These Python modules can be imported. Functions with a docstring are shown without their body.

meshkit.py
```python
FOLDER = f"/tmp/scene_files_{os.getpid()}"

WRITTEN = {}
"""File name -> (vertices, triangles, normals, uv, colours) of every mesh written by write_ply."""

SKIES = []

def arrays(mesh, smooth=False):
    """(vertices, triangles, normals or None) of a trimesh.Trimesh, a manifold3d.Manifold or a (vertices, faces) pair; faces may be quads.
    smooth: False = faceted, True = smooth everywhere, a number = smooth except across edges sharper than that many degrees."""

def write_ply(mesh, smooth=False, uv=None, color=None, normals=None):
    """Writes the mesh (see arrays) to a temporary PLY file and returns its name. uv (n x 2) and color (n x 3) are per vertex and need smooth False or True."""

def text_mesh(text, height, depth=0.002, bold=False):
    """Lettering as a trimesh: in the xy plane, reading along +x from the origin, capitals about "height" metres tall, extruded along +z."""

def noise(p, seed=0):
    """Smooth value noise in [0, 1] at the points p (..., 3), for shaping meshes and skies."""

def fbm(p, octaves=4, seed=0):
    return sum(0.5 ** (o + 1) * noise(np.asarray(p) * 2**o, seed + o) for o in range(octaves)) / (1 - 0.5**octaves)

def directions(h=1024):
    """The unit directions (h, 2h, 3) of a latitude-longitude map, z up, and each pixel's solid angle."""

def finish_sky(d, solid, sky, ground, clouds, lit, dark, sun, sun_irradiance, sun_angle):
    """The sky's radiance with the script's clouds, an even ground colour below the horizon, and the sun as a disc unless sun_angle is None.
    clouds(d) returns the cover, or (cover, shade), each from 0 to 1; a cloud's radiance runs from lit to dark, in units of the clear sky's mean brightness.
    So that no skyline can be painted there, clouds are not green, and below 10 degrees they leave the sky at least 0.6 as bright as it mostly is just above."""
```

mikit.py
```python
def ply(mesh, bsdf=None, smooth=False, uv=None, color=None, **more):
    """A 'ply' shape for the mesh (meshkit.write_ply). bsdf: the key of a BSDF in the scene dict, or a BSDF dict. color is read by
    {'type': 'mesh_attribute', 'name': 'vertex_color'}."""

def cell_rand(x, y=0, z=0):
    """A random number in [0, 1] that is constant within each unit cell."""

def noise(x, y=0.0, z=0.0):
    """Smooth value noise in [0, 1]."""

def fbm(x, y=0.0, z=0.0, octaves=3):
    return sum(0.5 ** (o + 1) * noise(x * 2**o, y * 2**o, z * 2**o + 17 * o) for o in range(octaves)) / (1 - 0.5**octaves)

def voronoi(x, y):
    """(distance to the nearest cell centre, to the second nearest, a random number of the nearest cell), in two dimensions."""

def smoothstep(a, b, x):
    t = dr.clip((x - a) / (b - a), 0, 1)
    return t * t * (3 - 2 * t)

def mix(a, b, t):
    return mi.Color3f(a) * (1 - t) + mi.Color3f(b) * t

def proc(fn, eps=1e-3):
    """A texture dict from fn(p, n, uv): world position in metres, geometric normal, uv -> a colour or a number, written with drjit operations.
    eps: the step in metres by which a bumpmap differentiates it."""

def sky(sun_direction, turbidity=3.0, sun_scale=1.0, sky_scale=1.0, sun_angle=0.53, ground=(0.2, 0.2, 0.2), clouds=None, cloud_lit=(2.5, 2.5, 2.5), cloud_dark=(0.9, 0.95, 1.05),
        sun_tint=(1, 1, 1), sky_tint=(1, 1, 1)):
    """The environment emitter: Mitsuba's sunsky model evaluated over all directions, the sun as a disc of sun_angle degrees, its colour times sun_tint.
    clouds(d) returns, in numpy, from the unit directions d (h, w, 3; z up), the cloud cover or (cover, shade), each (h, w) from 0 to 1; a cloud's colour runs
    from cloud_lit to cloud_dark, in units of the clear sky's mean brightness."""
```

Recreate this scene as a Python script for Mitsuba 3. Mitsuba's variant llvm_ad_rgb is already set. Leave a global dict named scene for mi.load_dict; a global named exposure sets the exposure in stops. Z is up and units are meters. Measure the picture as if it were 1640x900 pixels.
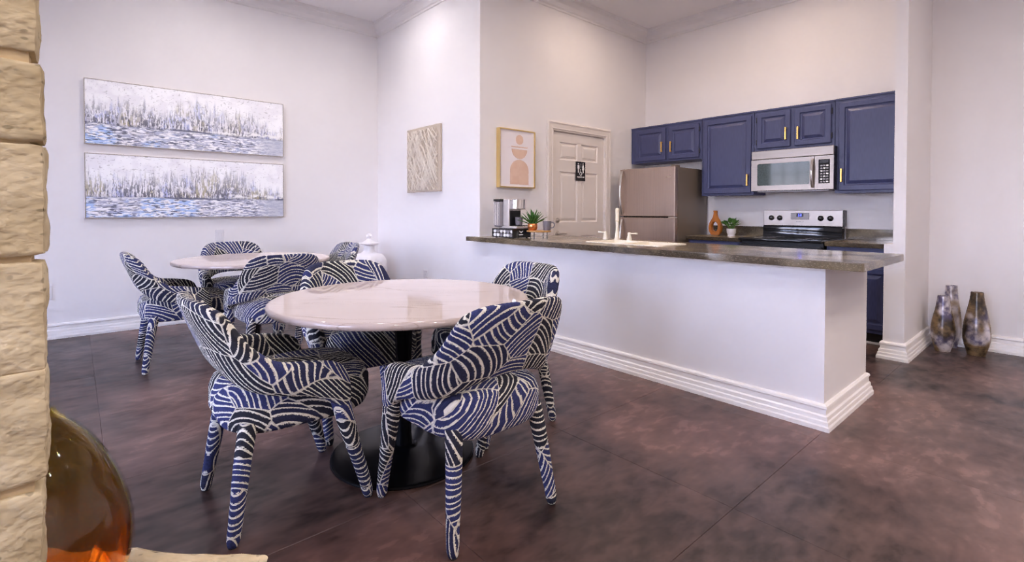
import math, random
import numpy as np
import trimesh
import drjit as dr
import mitsuba as mi
import manifold3d as m3
from scipy.interpolate import CubicSpline
from shapely.geometry import Polygon, box as sbox
import meshkit, mikit
from mikit import proc, noise, fbm, mix, smoothstep, cell_rand

T = mi.ScalarTransform4f
PI = math.pi
scene, labels = {}, {}

# ------------------------------------------------------------------ camera
F_PX, YAW, PITCH, ROLL, EYE = 798.69, 0.8483, -0.0157, 0.0024, np.array([0.0, 0.0, 1.164])
_F = np.array([math.cos(YAW) * math.cos(PITCH), math.sin(YAW) * math.cos(PITCH), math.sin(PITCH)])
_R = np.array([math.sin(YAW), -math.cos(YAW), 0.0])
_U = np.cross(_R, _F)
_U2 = _U * math.cos(ROLL) - _R * math.sin(ROLL)
scene['camera'] = {
    'type': 'perspective', 'fov_axis': 'x', 'fov': math.degrees(2 * math.atan(820 / F_PX)), 'near_clip': 0.02, 'far_clip': 200.0,
    'principal_point_offset_x': -2.03 / 1640, 'principal_point_offset_y': 100.39 / 900,
    'to_world': T().look_at(origin=EYE.tolist(), target=(EYE + _F).tolist(), up=_U2.tolist())}

# ------------------------------------------------------------------ sky, lamps, exposure
exposure = 1.45
SKY_POWER = 29.0
LAMP_COOL, LAMP_WARM, LAMP_NEUTRAL = (1.0, 0.93, 0.93), (1.0, 0.80, 0.66), (1.0, 0.87, 0.80)
LAMPS = [  # x, y, tint, radiance, label
    (2.30, 4.75, LAMP_COOL, 64, 'recessed ceiling light in the alcove close to the string art wall'),
    (0.90, 4.90, LAMP_COOL, 95, 'recessed ceiling light in the alcove over the far round table'),
    (2.00, 3.00, LAMP_COOL, 85, 'recessed ceiling light in front of the bar beside the alcove'),
    (0.85, 2.60, LAMP_COOL, 75, 'recessed ceiling light over the near round table'),
    (4.30, 3.05, LAMP_WARM, 60, 'recessed kitchen ceiling light in front of the restroom door'),
    (4.75, 1.90, LAMP_WARM, 88, 'recessed kitchen ceiling light in front of the range'),
    (3.90, -1.20, LAMP_NEUTRAL, 130, 'recessed ceiling light near the three floor vases'),
    (2.60, -0.90, LAMP_NEUTRAL, 135, 'recessed ceiling light off the open end of the bar'),
    (1.20, -0.60, LAMP_NEUTRAL, 130, 'recessed ceiling light behind the camera towards the rear wall'),
    (1.60, -2.40, LAMP_NEUTRAL, 210, 'recessed ceiling light nearest the rear wall'),
    (-1.20, -1.60, LAMP_NEUTRAL, 210, 'recessed ceiling light in the rear left part of the room'),
    (-0.40, 0.00, LAMP_NEUTRAL, 120, 'recessed ceiling light over the stone fireplace'),
]
scene['sky'] = mikit.sky((0.6, 0.45, 0.66), turbidity=3.5, sun_scale=0.0, sky_scale=SKY_POWER, ground=(0.25, 0.27, 0.24), sky_tint=(1.42, 1.03, 1.06))

# ------------------------------------------------------------------ helpers
def tag(key, label=None, category=None, group=None, kind=None):
    d = labels.setdefault(key, {})
    for k, v in (('label', label), ('category', category), ('group', group), ('kind', kind)):
        if v: d[k] = v
    return key

def fresh(key):
    if key not in scene and key not in labels and not any(k.startswith(key + '__') for k in scene): return key
    n = 1
    while True:
        k = f'{key}_{n:03d}'
        if k not in scene and k not in labels and not any(q.startswith(k + '__') for q in scene): return k
        n += 1

def add(key, mesh, mat, smooth=False, label=None, category=None, group=None, kind=None, uv=None, color=None, **more):
    key = fresh(key)
    scene[key] = mikit.ply(mesh, mat, smooth=smooth, uv=uv, color=color, **more)
    if label or category or group or kind: tag(key, label, category, group, kind)
    return key

def thing(name, label, category, group=None):
    key = fresh(name)
    tag(key, label, category, group)
    return key

def cat(*ms):
    ms = [m for m in ms if m is not None]
    return trimesh.util.concatenate(ms)

def tm(man):
    m = man.to_mesh()
    return trimesh.Trimesh(m.vert_properties[:, :3], m.tri_verts, process=False)

def bx(x0, x1, y0, y1, z0, z1, c=0.0):
    """box with chamfered edges"""
    x0, x1 = min(x0, x1), max(x0, x1); y0, y1 = min(y0, y1), max(y0, y1); z0, z1 = min(z0, z1), max(z0, z1)
    if c <= 0:
        m = trimesh.creation.box((x1 - x0, y1 - y0, z1 - z0)); m.apply_translation(((x0 + x1) / 2, (y0 + y1) / 2, (z0 + z1) / 2)); return m
    c = min(c, (x1 - x0) / 2.2, (y1 - y0) / 2.2, (z1 - z0) / 2.2)
    pts = []
    for sx in (0, 1):
        for sy in (0, 1):
            for sz in (0, 1):
                for ax in range(3):
                    p = [(x0, x1)[sx], (y0, y1)[sy], (z0, z1)[sz]]
                    for k, s, (a, b) in ((0, sx, (x0, x1)), (1, sy, (y0, y1)), (2, sz, (z0, z1))):
                        if k != ax: p[k] = b - c if s else a + c
                    pts.append(p)
    return trimesh.Trimesh(np.array(pts)).convex_hull

def rbx(x0, x1, y0, y1, z0, z1, r, n=12):
    """box with round edges"""
    pts = []
    sp = trimesh.creation.icosphere(subdivisions=2 if n > 8 else 1, radius=r).vertices
    for x in (x0 + r, x1 - r):
        for y in (y0 + r, y1 - r):
            for z in (z0 + r, z1 - r): pts.append(sp + [x, y, z])
    return trimesh.Trimesh(np.vstack(pts)).convex_hull

def lathe(prof, n=48, center=(0, 0, 0)):
    """prof: (r, z) from bottom to top; closes at the axis where r is 0"""
    p = np.array(prof, float); a = np.arange(n) * 2 * PI / n
    v = np.stack([p[:, 0:1] * np.cos(a), p[:, 0:1] * np.sin(a), np.repeat(p[:, 1:2], n, 1)], -1).reshape(-1, 3)
    i, j = np.meshgrid(np.arange(len(p) - 1), np.arange(n), indexing='ij')
    q = np.stack([i * n + j, i * n + (j + 1) % n, (i + 1) * n + (j + 1) % n, (i + 1) * n + j], -1).reshape(-1, 4)
    f = np.vstack([q[:, [0, 1, 2]], q[:, [0, 2, 3]]])
    m = trimesh.Trimesh(v + np.array(center), f, process=False)
    m.merge_vertices(); m.update_faces(m.nondegenerate_faces()); return m

def spl(pts, n=60):
    p = np.array(pts, float); t = np.r_[0, np.cumsum(np.linalg.norm(np.diff(p, axis=0), axis=1))]
    return CubicSpline(t, p)(np.linspace(0, t[-1], n))

def tube(path, r, n=12, caps=True, flat=1.0):
    p = np.array(path, float); m = len(p); r = np.broadcast_to(np.asarray(r, float), (m,))
    t = np.gradient(p, axis=0); t /= np.linalg.norm(t, axis=1, keepdims=True)
    u = np.cross(t[0], [0, 0, 1.0]); u = u if np.linalg.norm(u) > 1e-3 else np.array([1.0, 0, 0])
    a = np.arange(n) * 2 * PI / n; rings = []
    for k in range(m):
        u = u - t[k] * (u @ t[k]); u /= np.linalg.norm(u); w = np.cross(t[k], u)
        rings.append(p[k] + r[k] * (np.cos(a)[:, None] * u + flat * np.sin(a)[:, None] * w))
    v = np.vstack(rings + [p[:1], p[-1:]])
    i, j = np.meshgrid(np.arange(m - 1), np.arange(n), indexing='ij')
    q = np.stack([i * n + j, i * n + (j + 1) % n, (i + 1) * n + (j + 1) % n, (i + 1) * n + j], -1).reshape(-1, 4)
    f = [q[:, [0, 1, 2]], q[:, [0, 2, 3]]]
    if caps:
        j = np.arange(n)
        f += [np.stack([(j + 1) % n, j, j * 0 + m * n], 1), np.stack([(m - 1) * n + j, (m - 1) * n + (j + 1) % n, j * 0 + m * n + 1], 1)]
    return trimesh.Trimesh(v, np.vstack(f), process=False)

def sweep(path, prof, closed_prof=True):
    """a moulding: prof (out, z) swept along the plan polyline path, mitred; out is to the right of the walking direction"""
    p = np.array(path, float); d = np.diff(p, axis=0); d /= np.linalg.norm(d, axis=1, keepdims=True)
    nrm = np.stack([d[:, 1], -d[:, 0]], 1); off = []
    for k in range(len(p)):
        if k == 0: off.append(nrm[0])
        elif k == len(p) - 1: off.append(nrm[-1])
        else:
            b = nrm[k - 1] + nrm[k]; off.append(2 * b / (b @ b))
    pr = np.array(prof, float); m = len(pr)
    v = np.array([[p[k, 0] + off[k][0] * o, p[k, 1] + off[k][1] * o, z] for k in range(len(p)) for o, z in pr])
    f = []
    for k in range(len(p) - 1):
        for j in range(m if closed_prof else m - 1):
            a, b = k * m + j, k * m + (j + 1) % m
            f += [[a, b, b + m], [a, b + m, a + m]]
    mesh = trimesh.Trimesh(v, f, process=False)
    if closed_prof:
        poly = Polygon(pr); cap = trimesh.creation.triangulate_polygon(poly, engine='earcut')
        for k, rev in ((0, False), (len(p) - 1, True)):
            cv, cf = cap
            vv = np.stack([p[k, 0] + off[k][0] * cv[:, 0], p[k, 1] + off[k][1] * cv[:, 0], cv[:, 1]], 1)
            mesh = cat(mesh, trimesh.Trimesh(vv, cf[:, ::-1] if rev else cf, process=False))
        trimesh.repair.fix_normals(mesh)
    return mesh

def ring_panel(w, h, rings):
    """a raised panel in the plane x (width) z (height), facing -y; rings: (inset, out). The last ring is filled."""
    v, f = [], []
    for ins, out in rings:
        v += [[ins, -out, ins], [w - ins, -out, ins], [w - ins, -out, h - ins], [ins, -out, h - ins]]
    for k in range(len(rings) - 1):
        for j in range(4):
            a, b = 4 * k + j, 4 * k + (j + 1) % 4
            f += [[a, b, b + 4], [a, b + 4, a + 4]]
    k = 4 * (len(rings) - 1); f += [[k, k + 1, k + 2], [k, k + 2, k + 3]]
    return trimesh.Trimesh(np.array(v, float), f, process=False)

def xf(mesh, loc=(0, 0, 0), rz=0.0, rx=0.0, ry=0.0, s=None):
    m = mesh.copy()
    if s is not None: m.apply_scale(s)
    if rx: m.apply_transform(trimesh.transformations.rotation_matrix(rx, [1, 0, 0]))
    if ry: m.apply_transform(trimesh.transformations.rotation_matrix(ry, [0, 1, 0]))
    if rz: m.apply_transform(trimesh.transformations.rotation_matrix(rz, [0, 0, 1]))
    m.apply_translation(loc); return m

FACE_MX = np.array([[0, 1, 0, 0], [-1, 0, 0, 0], [0, 0, 1, 0], [0, 0, 0, 1.0]])  # local -y facing -> faces -x, local x runs towards -y
def on_kitchen(mesh, x, y, z):
    """a front built in (width x, out -y, height z) placed on a plane that faces -X: its left edge at y, running towards -Y"""
    m = mesh.copy(); m.apply_transform(FACE_MX); m.apply_translation((x, y, z)); return m

# ------------------------------------------------------------------ materials
def pr(color, rough=0.5, **k):
    c = {'type': 'rgb', 'value': list(color)} if isinstance(color, (tuple, list)) else color
    return {'type': 'twosided', 'b': {'type': 'principled', 'base_color': c, 'roughness': rough, **k}}

def mat(key, d): scene[key] = d; return key

def rgb(c): return mi.Color3f(*c)

mat('m_wall', {'type': 'twosided', 'b': {'type': 'diffuse', 'reflectance': proc(lambda p, n, uv: rgb((0.80, 0.775, 0.775)) * (0.985 + 0.03 * fbm(p.x * 1.5, p.y * 1.5, p.z * 1.5)))}})
mat('m_trim', pr((0.80, 0.775, 0.755), 0.32, specular=0.5))
mat('m_crown', pr((0.74, 0.71, 0.70), 0.45))
mat('m_ceiling', {'type': 'twosided', 'b': {'type': 'diffuse', 'reflectance': {'type': 'rgb', 'value': [0.84, 0.82, 0.82]}}})
mat('m_door', pr((0.72, 0.66, 0.61), 0.35))

def floor_col(p, n, uv):
    a = fbm(p.x * 2.1 + 3, p.y * 1.3, octaves=5)
    b = fbm(p.x * 6 + 40, p.y * 11, 3.0, octaves=5); e = fbm(p.x * 14 + 8 + 2.0 * b, p.y * 26, 1.0, octaves=4)
    t = cell_rand(dr.floor((p.x - 0.1) / 0.914), dr.floor((p.y - 0.88) / 0.914), 7)
    v = 0.48 + 0.95 * smoothstep(0.28, 0.72, a) + 0.65 * (b - 0.5) + 0.75 * (e - 0.5) + 0.24 * (t - 0.5) + 0.30 * smoothstep(0.60, 0.70, e) * smoothstep(0.5, 0.65, a)
    c = mix((0.088, 0.045, 0.038), (0.110, 0.066, 0.056), smoothstep(0.3, 0.7, fbm(p.x * 0.9, p.y * 0.9 + 9, octaves=3)))
    return c * v
mat('m_floor', pr(proc(floor_col), proc(lambda p, n, uv: 0.30 + 0.16 * fbm(p.x * 5, p.y * 5, octaves=3)), specular=0.45))
mat('m_joint', pr((0.05, 0.034, 0.031), 0.7))

def weave_col(p, n, uv):
    S = 7.2
    # bend the coordinates so that patches and stripes curve
    wx = uv.x + 0.03 * (noise(uv.x * 6, uv.y * 6, 1.0) - 0.5); wy = uv.y + 0.03 * (noise(uv.x * 6, uv.y * 6, 9.0) - 0.5)
    x, y = wx * S, wy * S
    first, second, bx_, by_, who = mi.Float(9), mi.Float(9), mi.Float(0), mi.Float(0), mi.Float(0)
    for a in (-1, 0, 1):
        for b in (-1, 0, 1):
            cx, cy = dr.floor(x) + a, dr.floor(y) + b
            px, py = cx + cell_rand(cx, cy, 1), cy + cell_rand(cx, cy, 2)
            d = dr.sqrt(dr.square(px - x) + dr.square((py - y) * 1.25)); hit = d < first
            second = dr.select(hit, first, dr.minimum(second, d))
            bx_, by_, who = dr.select(hit, px, bx_), dr.select(hit, py, by_), dr.select(hit, cell_rand(cx, cy, 3), who)
            first = dr.minimum(first, d)
    ang = who * 2 * PI * 7.3
    rad = 0.95 + 1.5 * cell_rand(bx_ * 50, by_ * 50, 4)
    ax, ay = bx_ + rad * dr.cos(ang), by_ + rad * dr.sin(ang)
    d = dr.sqrt(dr.square(x - ax) + dr.square(y - ay)) / S
    period = 0.0180 + 0.007 * cell_rand(bx_ * 50, by_ * 50, 5)
    hf = noise(uv.x * 420, uv.y * 420, 2.0)
    s = d / period + 0.12 * dr.sin(d / period * 2.1 + who * 40) + 0.22 * (noise(uv.x * 14, uv.y * 14, 4.0) - 0.5) + 0.16 * (hf - 0.5)
    fr = dr.abs(s - dr.floor(s) - 0.5) * 2
    line = smoothstep(0.68, 0.78, fr + 0.22 * (hf - 0.5))
    edge = smoothstep(0.045, 0.02, (second - first) + 0.02 * (hf - 0.5))
    line = dr.maximum(line, 0.8 * edge)
    dark = mix((0.016, 0.017, 0.026), (0.028, 0.033, 0.105), smoothstep(0.2, 0.75, cell_rand(bx_ * 50, by_ * 50, 6)))
    dark = dark * (0.6 + 0.8 * noise(uv.x * 600, uv.y * 600, 6.0))
    cream = mix((0.56, 0.52, 0.43), (0.74, 0.71, 0.65), noise(uv.x * 350, uv.y * 350, 8.0))
    return dark * (1 - line) + cream * line
mat('m_weave', pr(proc(weave_col), 0.85, specular=0.2, sheen=0.4))

def marble_col(p, n, uv):
    a, b = 0.75 * p.x - 0.661 * p.y, 0.661 * p.x + 0.75 * p.y
    w = 0.16 * fbm(a * 1.7, b * 3.0, p.z, octaves=4)
    v1 = dr.abs(fbm(a * 0.8 + 5, (b + w) * 11, 2.0, octaves=2) - 0.5)
    v2 = dr.abs(fbm(a * 1.5 + 1, (b + w) * 24, 7.0, octaves=2) - 0.5)
    k = 0.60 * smoothstep(0.020, 0.0, v1) * smoothstep(0.35, 0.6, fbm(a * 2, b * 2, 4.0)) + 0.28 * smoothstep(0.03, 0.0, v2) * smoothstep(0.4, 0.65, fbm(a * 3, b * 3, 8.0))
    base = mix((0.44, 0.365, 0.335), (0.50, 0.42, 0.395), fbm(a * 2.3, b * 6, 3.0))
    return base * (1 - k) + mi.Color3f(0.30, 0.22, 0.17) * k
mat('m_marble', pr(proc(marble_col), 0.035, specular=0.65))
mat('m_blackmetal', pr((0.004, 0.004, 0.005), 0.22, specular=0.12))
mat('m_black', pr((0.010, 0.010, 0.011), 0.25, specular=0.5))
mat('m_blackgloss', pr((0.008, 0.009, 0.010), 0.05, specular=0.6))
mat('m_screen', pr(proc(lambda p, n, uv: mix((0.035, 0.05, 0.052), (0.15, 0.20, 0.20), smoothstep(0.35, 0.65, dr.abs(dr.sin(p.y * 900) * dr.sin(p.z * 900))))), 0.06, specular=0.22))
mat('m_rubber', pr((0.02, 0.02, 0.02), 0.7))

def granite_col(p, n, uv):
    f1 = noise(p.x * 210, p.y * 210, p.z * 210); f2 = noise(p.x * 90 + 7, p.y * 90, p.z * 90)
    big = fbm(p.x * 7, p.y * 7, p.z * 7, octaves=3)
    c = mix((0.055, 0.042, 0.026), (0.150, 0.116, 0.068), smoothstep(0.35, 0.7, big))
    c = c + mi.Color3f(0.14, 0.11, 0.085) * smoothstep(0.66, 0.82, f1) - mi.Color3f(0.02, 0.018, 0.015) * smoothstep(0.6, 0.75, f2)
    return dr.maximum(c, 0.006)
mat('m_granite', pr(proc(granite_col), 0.11, specular=0.8))

def cab_col(p, n, uv):
    g = noise(p.x * 160, p.y * 160, p.z * 22)
    return rgb((0.052, 0.060, 0.142)) * (0.92 + 0.16 * g)
mat('m_cabinet', pr(proc(cab_col), 0.38, specular=0.45))
mat('m_cabdark', pr((0.02, 0.022, 0.035), 0.6))
mat('m_gold', pr((0.80, 0.50, 0.15), 0.25, metallic=1.0))
mat('m_goldframe', pr((0.78, 0.60, 0.28), 0.30, metallic=0.85))
mat('m_steel', pr(proc(lambda p, n, uv: rgb((0.31, 0.272, 0.245)) * (0.93 + 0.14 * noise(p.y * 3, p.x * 3, p.z * 260))), 0.30, metallic=0.9))
mat('m_steelwarm', pr(proc(lambda p, n, uv: rgb((0.46, 0.36, 0.305)) * (0.92 + 0.16 * noise(p.y * 300, p.x * 300, p.z * 2.5))), 0.36, metallic=0.8))
mat('m_panelsteel', pr((0.62, 0.575, 0.55), 0.38, metallic=0.45))
mat('m_fridgeside', pr((0.16, 0.13, 0.102), 0.34, specular=0.5))
mat('m_chrome', pr((0.72, 0.69, 0.66), 0.14, metallic=1.0))
mat('m_nickel', pr((0.55, 0.50, 0.45), 0.32, metallic=0.7))
mat('m_biscuit', pr((0.80, 0.74, 0.60), 0.18, specular=0.5, clearcoat=0.5))
mat('m_white', pr((0.82, 0.80, 0.80), 0.35))
mat('m_plate', pr((0.70, 0.68, 0.70), 0.35))
mat('m_ceramic', pr((0.80, 0.78, 0.80), 0.22, specular=0.5, clearcoat=0.6))
mat('m_pot', pr((0.80, 0.77, 0.77), 0.4))
mat('m_signblack', pr((0.010, 0.010, 0.012), 0.35))
mat('m_signwhite', pr((0.85, 0.85, 0.85), 0.5))
mat('m_greytank', pr((0.30, 0.28, 0.30), 0.2, specular=0.5))
mat('m_mug', pr((0.16, 0.145, 0.165), 0.35))
mat('m_wood', pr(proc(lambda p, n, uv: mix((0.36, 0.17, 0.05), (0.52, 0.29, 0.10), noise(p.x * 25, p.y * 140, p.z * 40))), 0.4))
mat('m_copper', pr((0.72, 0.28, 0.10), 0.22, metallic=0.9))
mat('m_leaf', pr(proc(lambda p, n, uv: mix((0.020, 0.075, 0.014), (0.075, 0.20, 0.035), noise(p.x * 60, p.y * 60, p.z * 60))), 0.4))
mat('m_leaflight', pr(proc(lambda p, n, uv: mix((0.03, 0.11, 0.02), (0.15, 0.30, 0.06), noise(p.x * 50, p.y * 50, p.z * 50))), 0.4))
mat('m_soil', pr((0.03, 0.02, 0.015), 0.9))
mat('m_strand', pr((0.78, 0.71, 0.61), 0.7))
mat('m_cordmat', pr(proc(lambda p, n, uv: mix((0.52, 0.43, 0.32), (0.74, 0.65, 0.53), noise(p.y * 60, p.z * 60, p.x * 400))), 0.8))
mat('m_linen', pr(proc(lambda p, n, uv: rgb((0.50, 0.42, 0.33)) * (0.9 + 0.2 * noise(p.x * 300, p.y * 300, p.z * 300))), 0.8))
mat('m_acrylic', {'type': 'thindielectric', 'int_ior': 1.45})
mat('m_pane', {'type': 'thindielectric', 'int_ior': 1.5})
mat('m_silverframe', pr((0.50, 0.47, 0.43), 0.35, metallic=0.7))
mat('m_mat', pr((0.80, 0.74, 0.75), 0.7))
mat('m_terra', pr(proc(lambda p, n, uv: mix((0.66, 0.44, 0.33), (0.76, 0.56, 0.45), fbm(p.x * 14, p.y * 3, p.z * 14, octaves=3))), 0.8))
mat('m_amber', {'type': 'principled', 'base_color': {'type': 'rgb', 'value': [0.80, 0.36, 0.05]}, 'roughness': 0.06, 'specular': 0.5, 'spec_trans': 0.35, 'clearcoat': 1.0})
mat('m_amberceramic', pr(proc(lambda p, n, uv: mix((0.20, 0.05, 0.005), (0.56, 0.19, 0.02), fbm(p.x * 20, p.y * 20, p.z * 12))), 0.12, clearcoat=1.0))

def olive_glass(p, n, uv):
    k = smoothstep(0.60, 0.50, p.z + 0.10 * (fbm(p.x * 9, p.y * 9, p.z * 9) - 0.5))
    return mix((0.72, 0.62, 0.26), (0.95, 0.62, 0.22), k)
mat('m_vaseglass', {'type': 'dielectric', 'int_ior': 1.5, 'specular_transmittance': proc(olive_glass)})

def stone_col(p, n, uv):
    a = fbm(p.x * 9, p.y * 9, p.z * 9, octaves=4); b = fbm(p.x * 34 + 3, p.y * 34, p.z * 48, octaves=3)
    pit = smoothstep(0.72, 0.80, fbm(p.x * 55, p.y * 55, p.z * 80, octaves=2))
    c = mix((0.45, 0.365, 0.225), (0.65, 0.56, 0.39), smoothstep(0.25, 0.75, a)) * (0.82 + 0.36 * b)
    return c * (1 - 0.35 * pit)
mat('m_stone', {'type': 'twosided', 'b': {'type': 'bumpmap', 't': proc(lambda p, n, uv: 0.004 * fbm(p.x * 90, p.y * 90, p.z * 110, octaves=3)), 'b': {'type': 'diffuse', 'reflectance': proc(stone_col)}}})
mat('m_mortar', {'type': 'twosided', 'b': {'type': 'diffuse', 'reflectance': proc(lambda p, n, uv: mix((0.50, 0.38, 0.22), (0.60, 0.47, 0.29), fbm(p.x * 40, p.y * 40, p.z * 40)))}})

def vase_col(seed, warm):
    def fn(p, n, uv):
        f = 0.65 * fbm(p.x * 10 + seed, p.y * 10, p.z * 7 + seed, octaves=3) + 0.35 * fbm(p.x * 45, p.y * 45, p.z * 30 + seed, octaves=3); h = noise(p.x * 9, p.y * 9 + seed, p.z * 190)
        k = fbm(p.x * 7 + 2 * seed, p.y * 7 + 5, p.z * 4.5, octaves=3)
        c = mix((0.030, 0.020, 0.010), (0.24, 0.155, 0.070), smoothstep(0.34, 0.66, f)) * (0.75 + 0.5 * h)
        c2 = mix((0.10, 0.085, 0.16), (0.66, 0.61, 0.62), smoothstep(0.36, 0.62, f))
        return mix(c, c2, smoothstep(warm, warm + 0.16, k))
    return fn
for i, w in enumerate((0.55, 0.26, 0.50)): mat(f'm_vase{i}', pr(proc(vase_col(3.1 + 4.7 * i, w)), 0.24, metallic=0.25, clearcoat=0.7))

# ------------------------------------------------------------------ the setting
XA, YP, YC, XK, XW, YS0, YS1, CEIL = 2.995, 6.087, 3.896, 5.812, 5.742, 0.884, 0.962, 3.565
XMIN, YMIN, TH = -3.6, -4.0, 0.12
def struct(key, mesh, m, label=None, smooth=False):
    k = add(key, mesh, m, smooth); tag(k, label, kind='structure'); return k

struct('ceiling', bx(XMIN - TH, XK + TH, YMIN - TH, YP + TH, CEIL, CEIL + 0.12), 'm_ceiling')
struct('wall_far', bx(XMIN - TH, XA + TH, YP, YP + TH, -0.05, CEIL), 'm_wall', 'white wall carrying the two long paintings')
struct('wall_side', bx(XA, XA + TH, YC, YP, -0.05, CEIL), 'm_wall', 'white wall carrying the string art')
# restroom wall with its opening
DX0, DX1, DZ = 4.03, 4.93, 2.055
struct('wall_door', cat(bx(XA + TH, DX0 - 0.02, YC, YC + TH, -0.05, CEIL), bx(DX1 + 0.02, XK + TH, YC, YC + TH, -0.05, CEIL), bx(DX0 - 0.02, DX1 + 0.02, YC, YC + TH, DZ + 0.02, CEIL)), 'm_wall', 'white kitchen wall around the restroom door')
struct('wall_kitchen', bx(XK, XK + TH, YS1, YC, -0.05, CEIL), 'm_wall', 'white wall behind the blue kitchen cabinets')
struct('wall_stub', cat(bx(4.82, XK + TH, YS0, YS1, -0.05, CEIL), bx(4.82, XK, YS1, 1.02, -0.05, 0.905)), 'm_wall', 'white partition wall at the right end of the kitchen')
struct('wall_right', bx(XW, XW + TH, YMIN, YS0, -0.05, CEIL), 'm_wall', 'white wall behind the three floor vases')

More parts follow.
